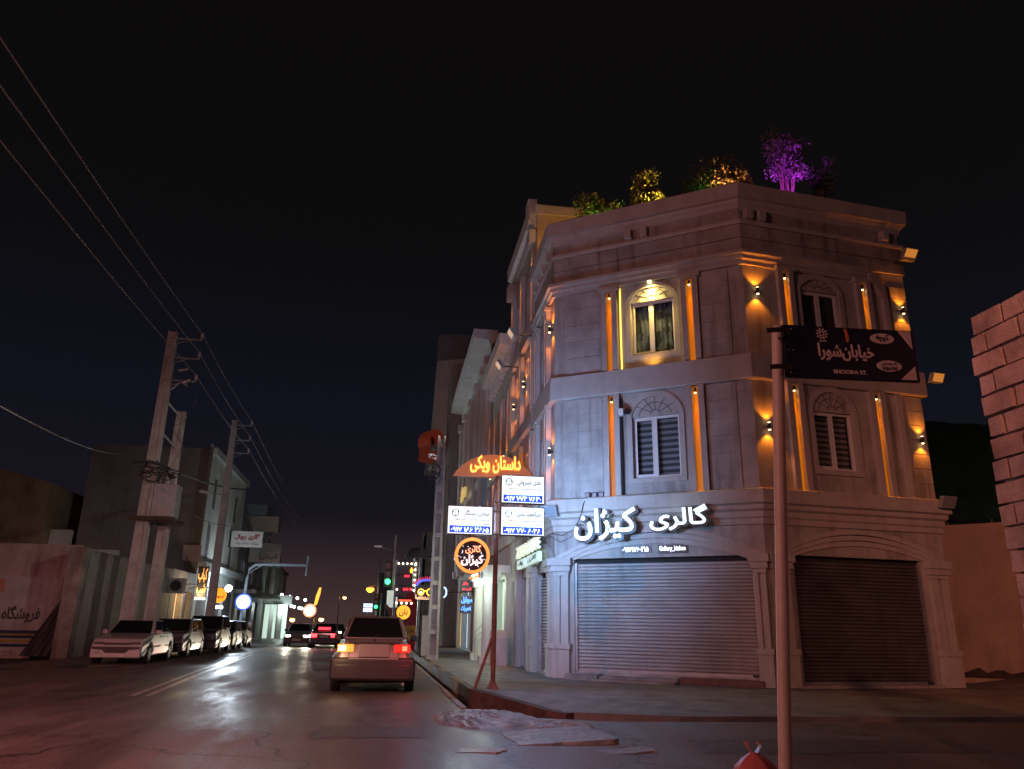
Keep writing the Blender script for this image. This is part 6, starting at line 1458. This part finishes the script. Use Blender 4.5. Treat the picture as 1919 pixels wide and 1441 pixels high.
t = thing('block_wall', 'rough cement block wall end rising at the right edge', 'wall', (5.75, 4.5, 0))
m = MB(); rnd = random.Random(5); ch = .212; nrow = 21; y1 = 6.5
for r in range(nrow):
    z0 = -.05 + r * ch; off = 0 if r % 2 == 0 else .20
    y = y1 + rnd.uniform(-.035, .03)
    first = True
    while y > -1.0:
        ln = .39 if not (first and r % 2) else .19
        j = rnd.uniform(-.012, .012); a = y - ln
        bev = .012
        x0 = 5.66 + j; x1 = 5.86
        c = [(x0 + rnd.uniform(-.008, .008), a + bev, z0 + rnd.uniform(.006, .016)), (x0 + rnd.uniform(-.008, .008), y - bev * .5, z0 + rnd.uniform(.006, .016)), (x1, y - bev * .5, z0 + .01), (x1, a + bev, z0 + .01),
             (x0 + rnd.uniform(-.008, .008), a + bev, z0 + ch - .012 + rnd.uniform(-.008, .004)), (x0 + rnd.uniform(-.008, .008), y - bev * .5, z0 + ch - .012 + rnd.uniform(-.008, .004)), (x1, y - bev * .5, z0 + ch - .01), (x1, a + bev, z0 + ch - .01)]
        m.hexa([c[0], c[3], c[2], c[1], c[4], c[7], c[6], c[5]])
        y = a - .012; first = False
m.build('block_course', BLOCK, t, bevel=.004)
MB().wbox(5.69, 5.83, -1, 6.42, -.1, -.05 + nrow * ch - .03).build('mortar_joint', MORTAR, t)
t = thing('side_wall', 'plain pinkish plaster wall across the alley between the corner building and the block wall', 'wall', (18, 21, .2))
fp = F((16.4, 22.5), (22.0, 16.9)); m = MB(); m.box(fp, 0, 7.9, -.3, 0, .0, 4.6); m.build('wall', PINKWALL, t)
m = MB()
for u in (.9, 2.1, 3.3): m.box(fp, u, u + .06, -.2, -.12, 4.6, 4.72)
m.build('stub_rod', RUST, t)
m = MB(); rnd = random.Random(9)
vs = []; k = 40
for i in range(k): vs += [fp.at(i * .2, .005, .15), fp.at(i * .2, .02, .28 + rnd.uniform(0, .18))]
m.add(vs, [(2 * i, 2 * i + 2, 2 * i + 3, 2 * i + 1) for i in range(k - 1)]); m.build('damp_band', surf('dark_damp_stain', (.10, .075, .065), .9, .3, 6), t)
t = thing('netted_building', 'dark building wrapped in green scaffold netting beyond the alley wall', 'building', (24, 32, 0))
m = MB(); m.wbox(20.8, 30, 30, 38, -.1, 10.2); m.build('core', CONC, t)
m = MB(); vs = []
for i in range(25):
    for j in range(9): vs.append((20.6 + i * .4, 29.8 + .08 * math.sin(i * 1.3 + j), .2 + j * 1.27))
m.add(vs, [(i * 9 + j, (i + 1) * 9 + j, (i + 1) * 9 + j + 1, i * 9 + j + 1) for i in range(24) for j in range(8)]); m.build('netting', surf('green_netting', (.03, .12, .085), .8, .3, 1.5), t, smooth=True)
MB().tube([(20.5, 29.6, 6.2), (24, 29.6, 5.95), (30, 29.6, 5.7)], .04, 5).build('tie_cable', CABLE, t)
# knotted bag
t = thing('plastic_bag', 'knotted pink plastic bag on the ground at the bottom edge', 'bag', (3.2, 7.0, .04))
m = MB(); rnd = random.Random(12); rings = [(.0, .04), (.15, .035), (.20, .10), (.205, .18), (.175, .26), (.115, .32), (.05, .36), (.028, .375)]; nn = 26; vs = []
for r, z in rings:
    for k in range(nn):
        a = 2 * math.pi * k / nn; f = 1 + (.10 * math.sin(5 * a + z * 9) + .07 * math.sin(9 * a + 1)) * (1.0 if z > .08 else .3); vs.append((3.2 + r * f * math.cos(a), 7.0 + r * f * .85 * math.sin(a), z))
m.add(vs, [(i * nn + k, i * nn + (k + 1) % nn, (i + 1) * nn + (k + 1) % nn, (i + 1) * nn + k) for i in range(len(rings) - 1) for k in range(nn)])
BAG = surf('pink_plastic', (.60, .16, .15), .35, .12, 6); m.build('sack', BAG, t, smooth=True)
m = MB()
for s_ in (-1, 1):
    vs = []
    for i in range(8):
        b = i / 7; x = 3.2 + s_ * (.012 + .05 * math.sin(b * 3.0)); z = .365 + .085 * math.sin(b * 2.1); wv = .035 * (1 - b * .4)
        vs += [(x, 7.0 - wv, z), (x + s_ * .012, 7.0 + wv, z + .01)]
    m.add(vs, [(2 * i, 2 * i + 2, 2 * i + 3, 2 * i + 1) for i in range(7)])
m.build('knot_ear', BAG, t, smooth=True)
t.location = (3.24, 6.98, -.03); ROOTS[t] = None

# ------------------------------------------------------------------ light from behind the camera: street lamps and an added road fill
lamp('street_lamp_light', 'SPOT', (-15, -1.5, 8.3), 4400, (1.0, .38, .335), None, (2, 20, 3), 130, .7, .2)
lamp('corner_lamp_light', 'SPOT', (0, -6.8, 9.5), 7500, (1.0, .33, .20), None, (16.5, 13.5, 1), 46, 1.0, .2)

lamp('road_fill_light', 'SPOT', (-4, -3, 8), 8200, (1.0, .33, .30), None, (-5.5, 9.5, 0), 76, 1.0, .25)  # unseen red fill, added to brighten the near road
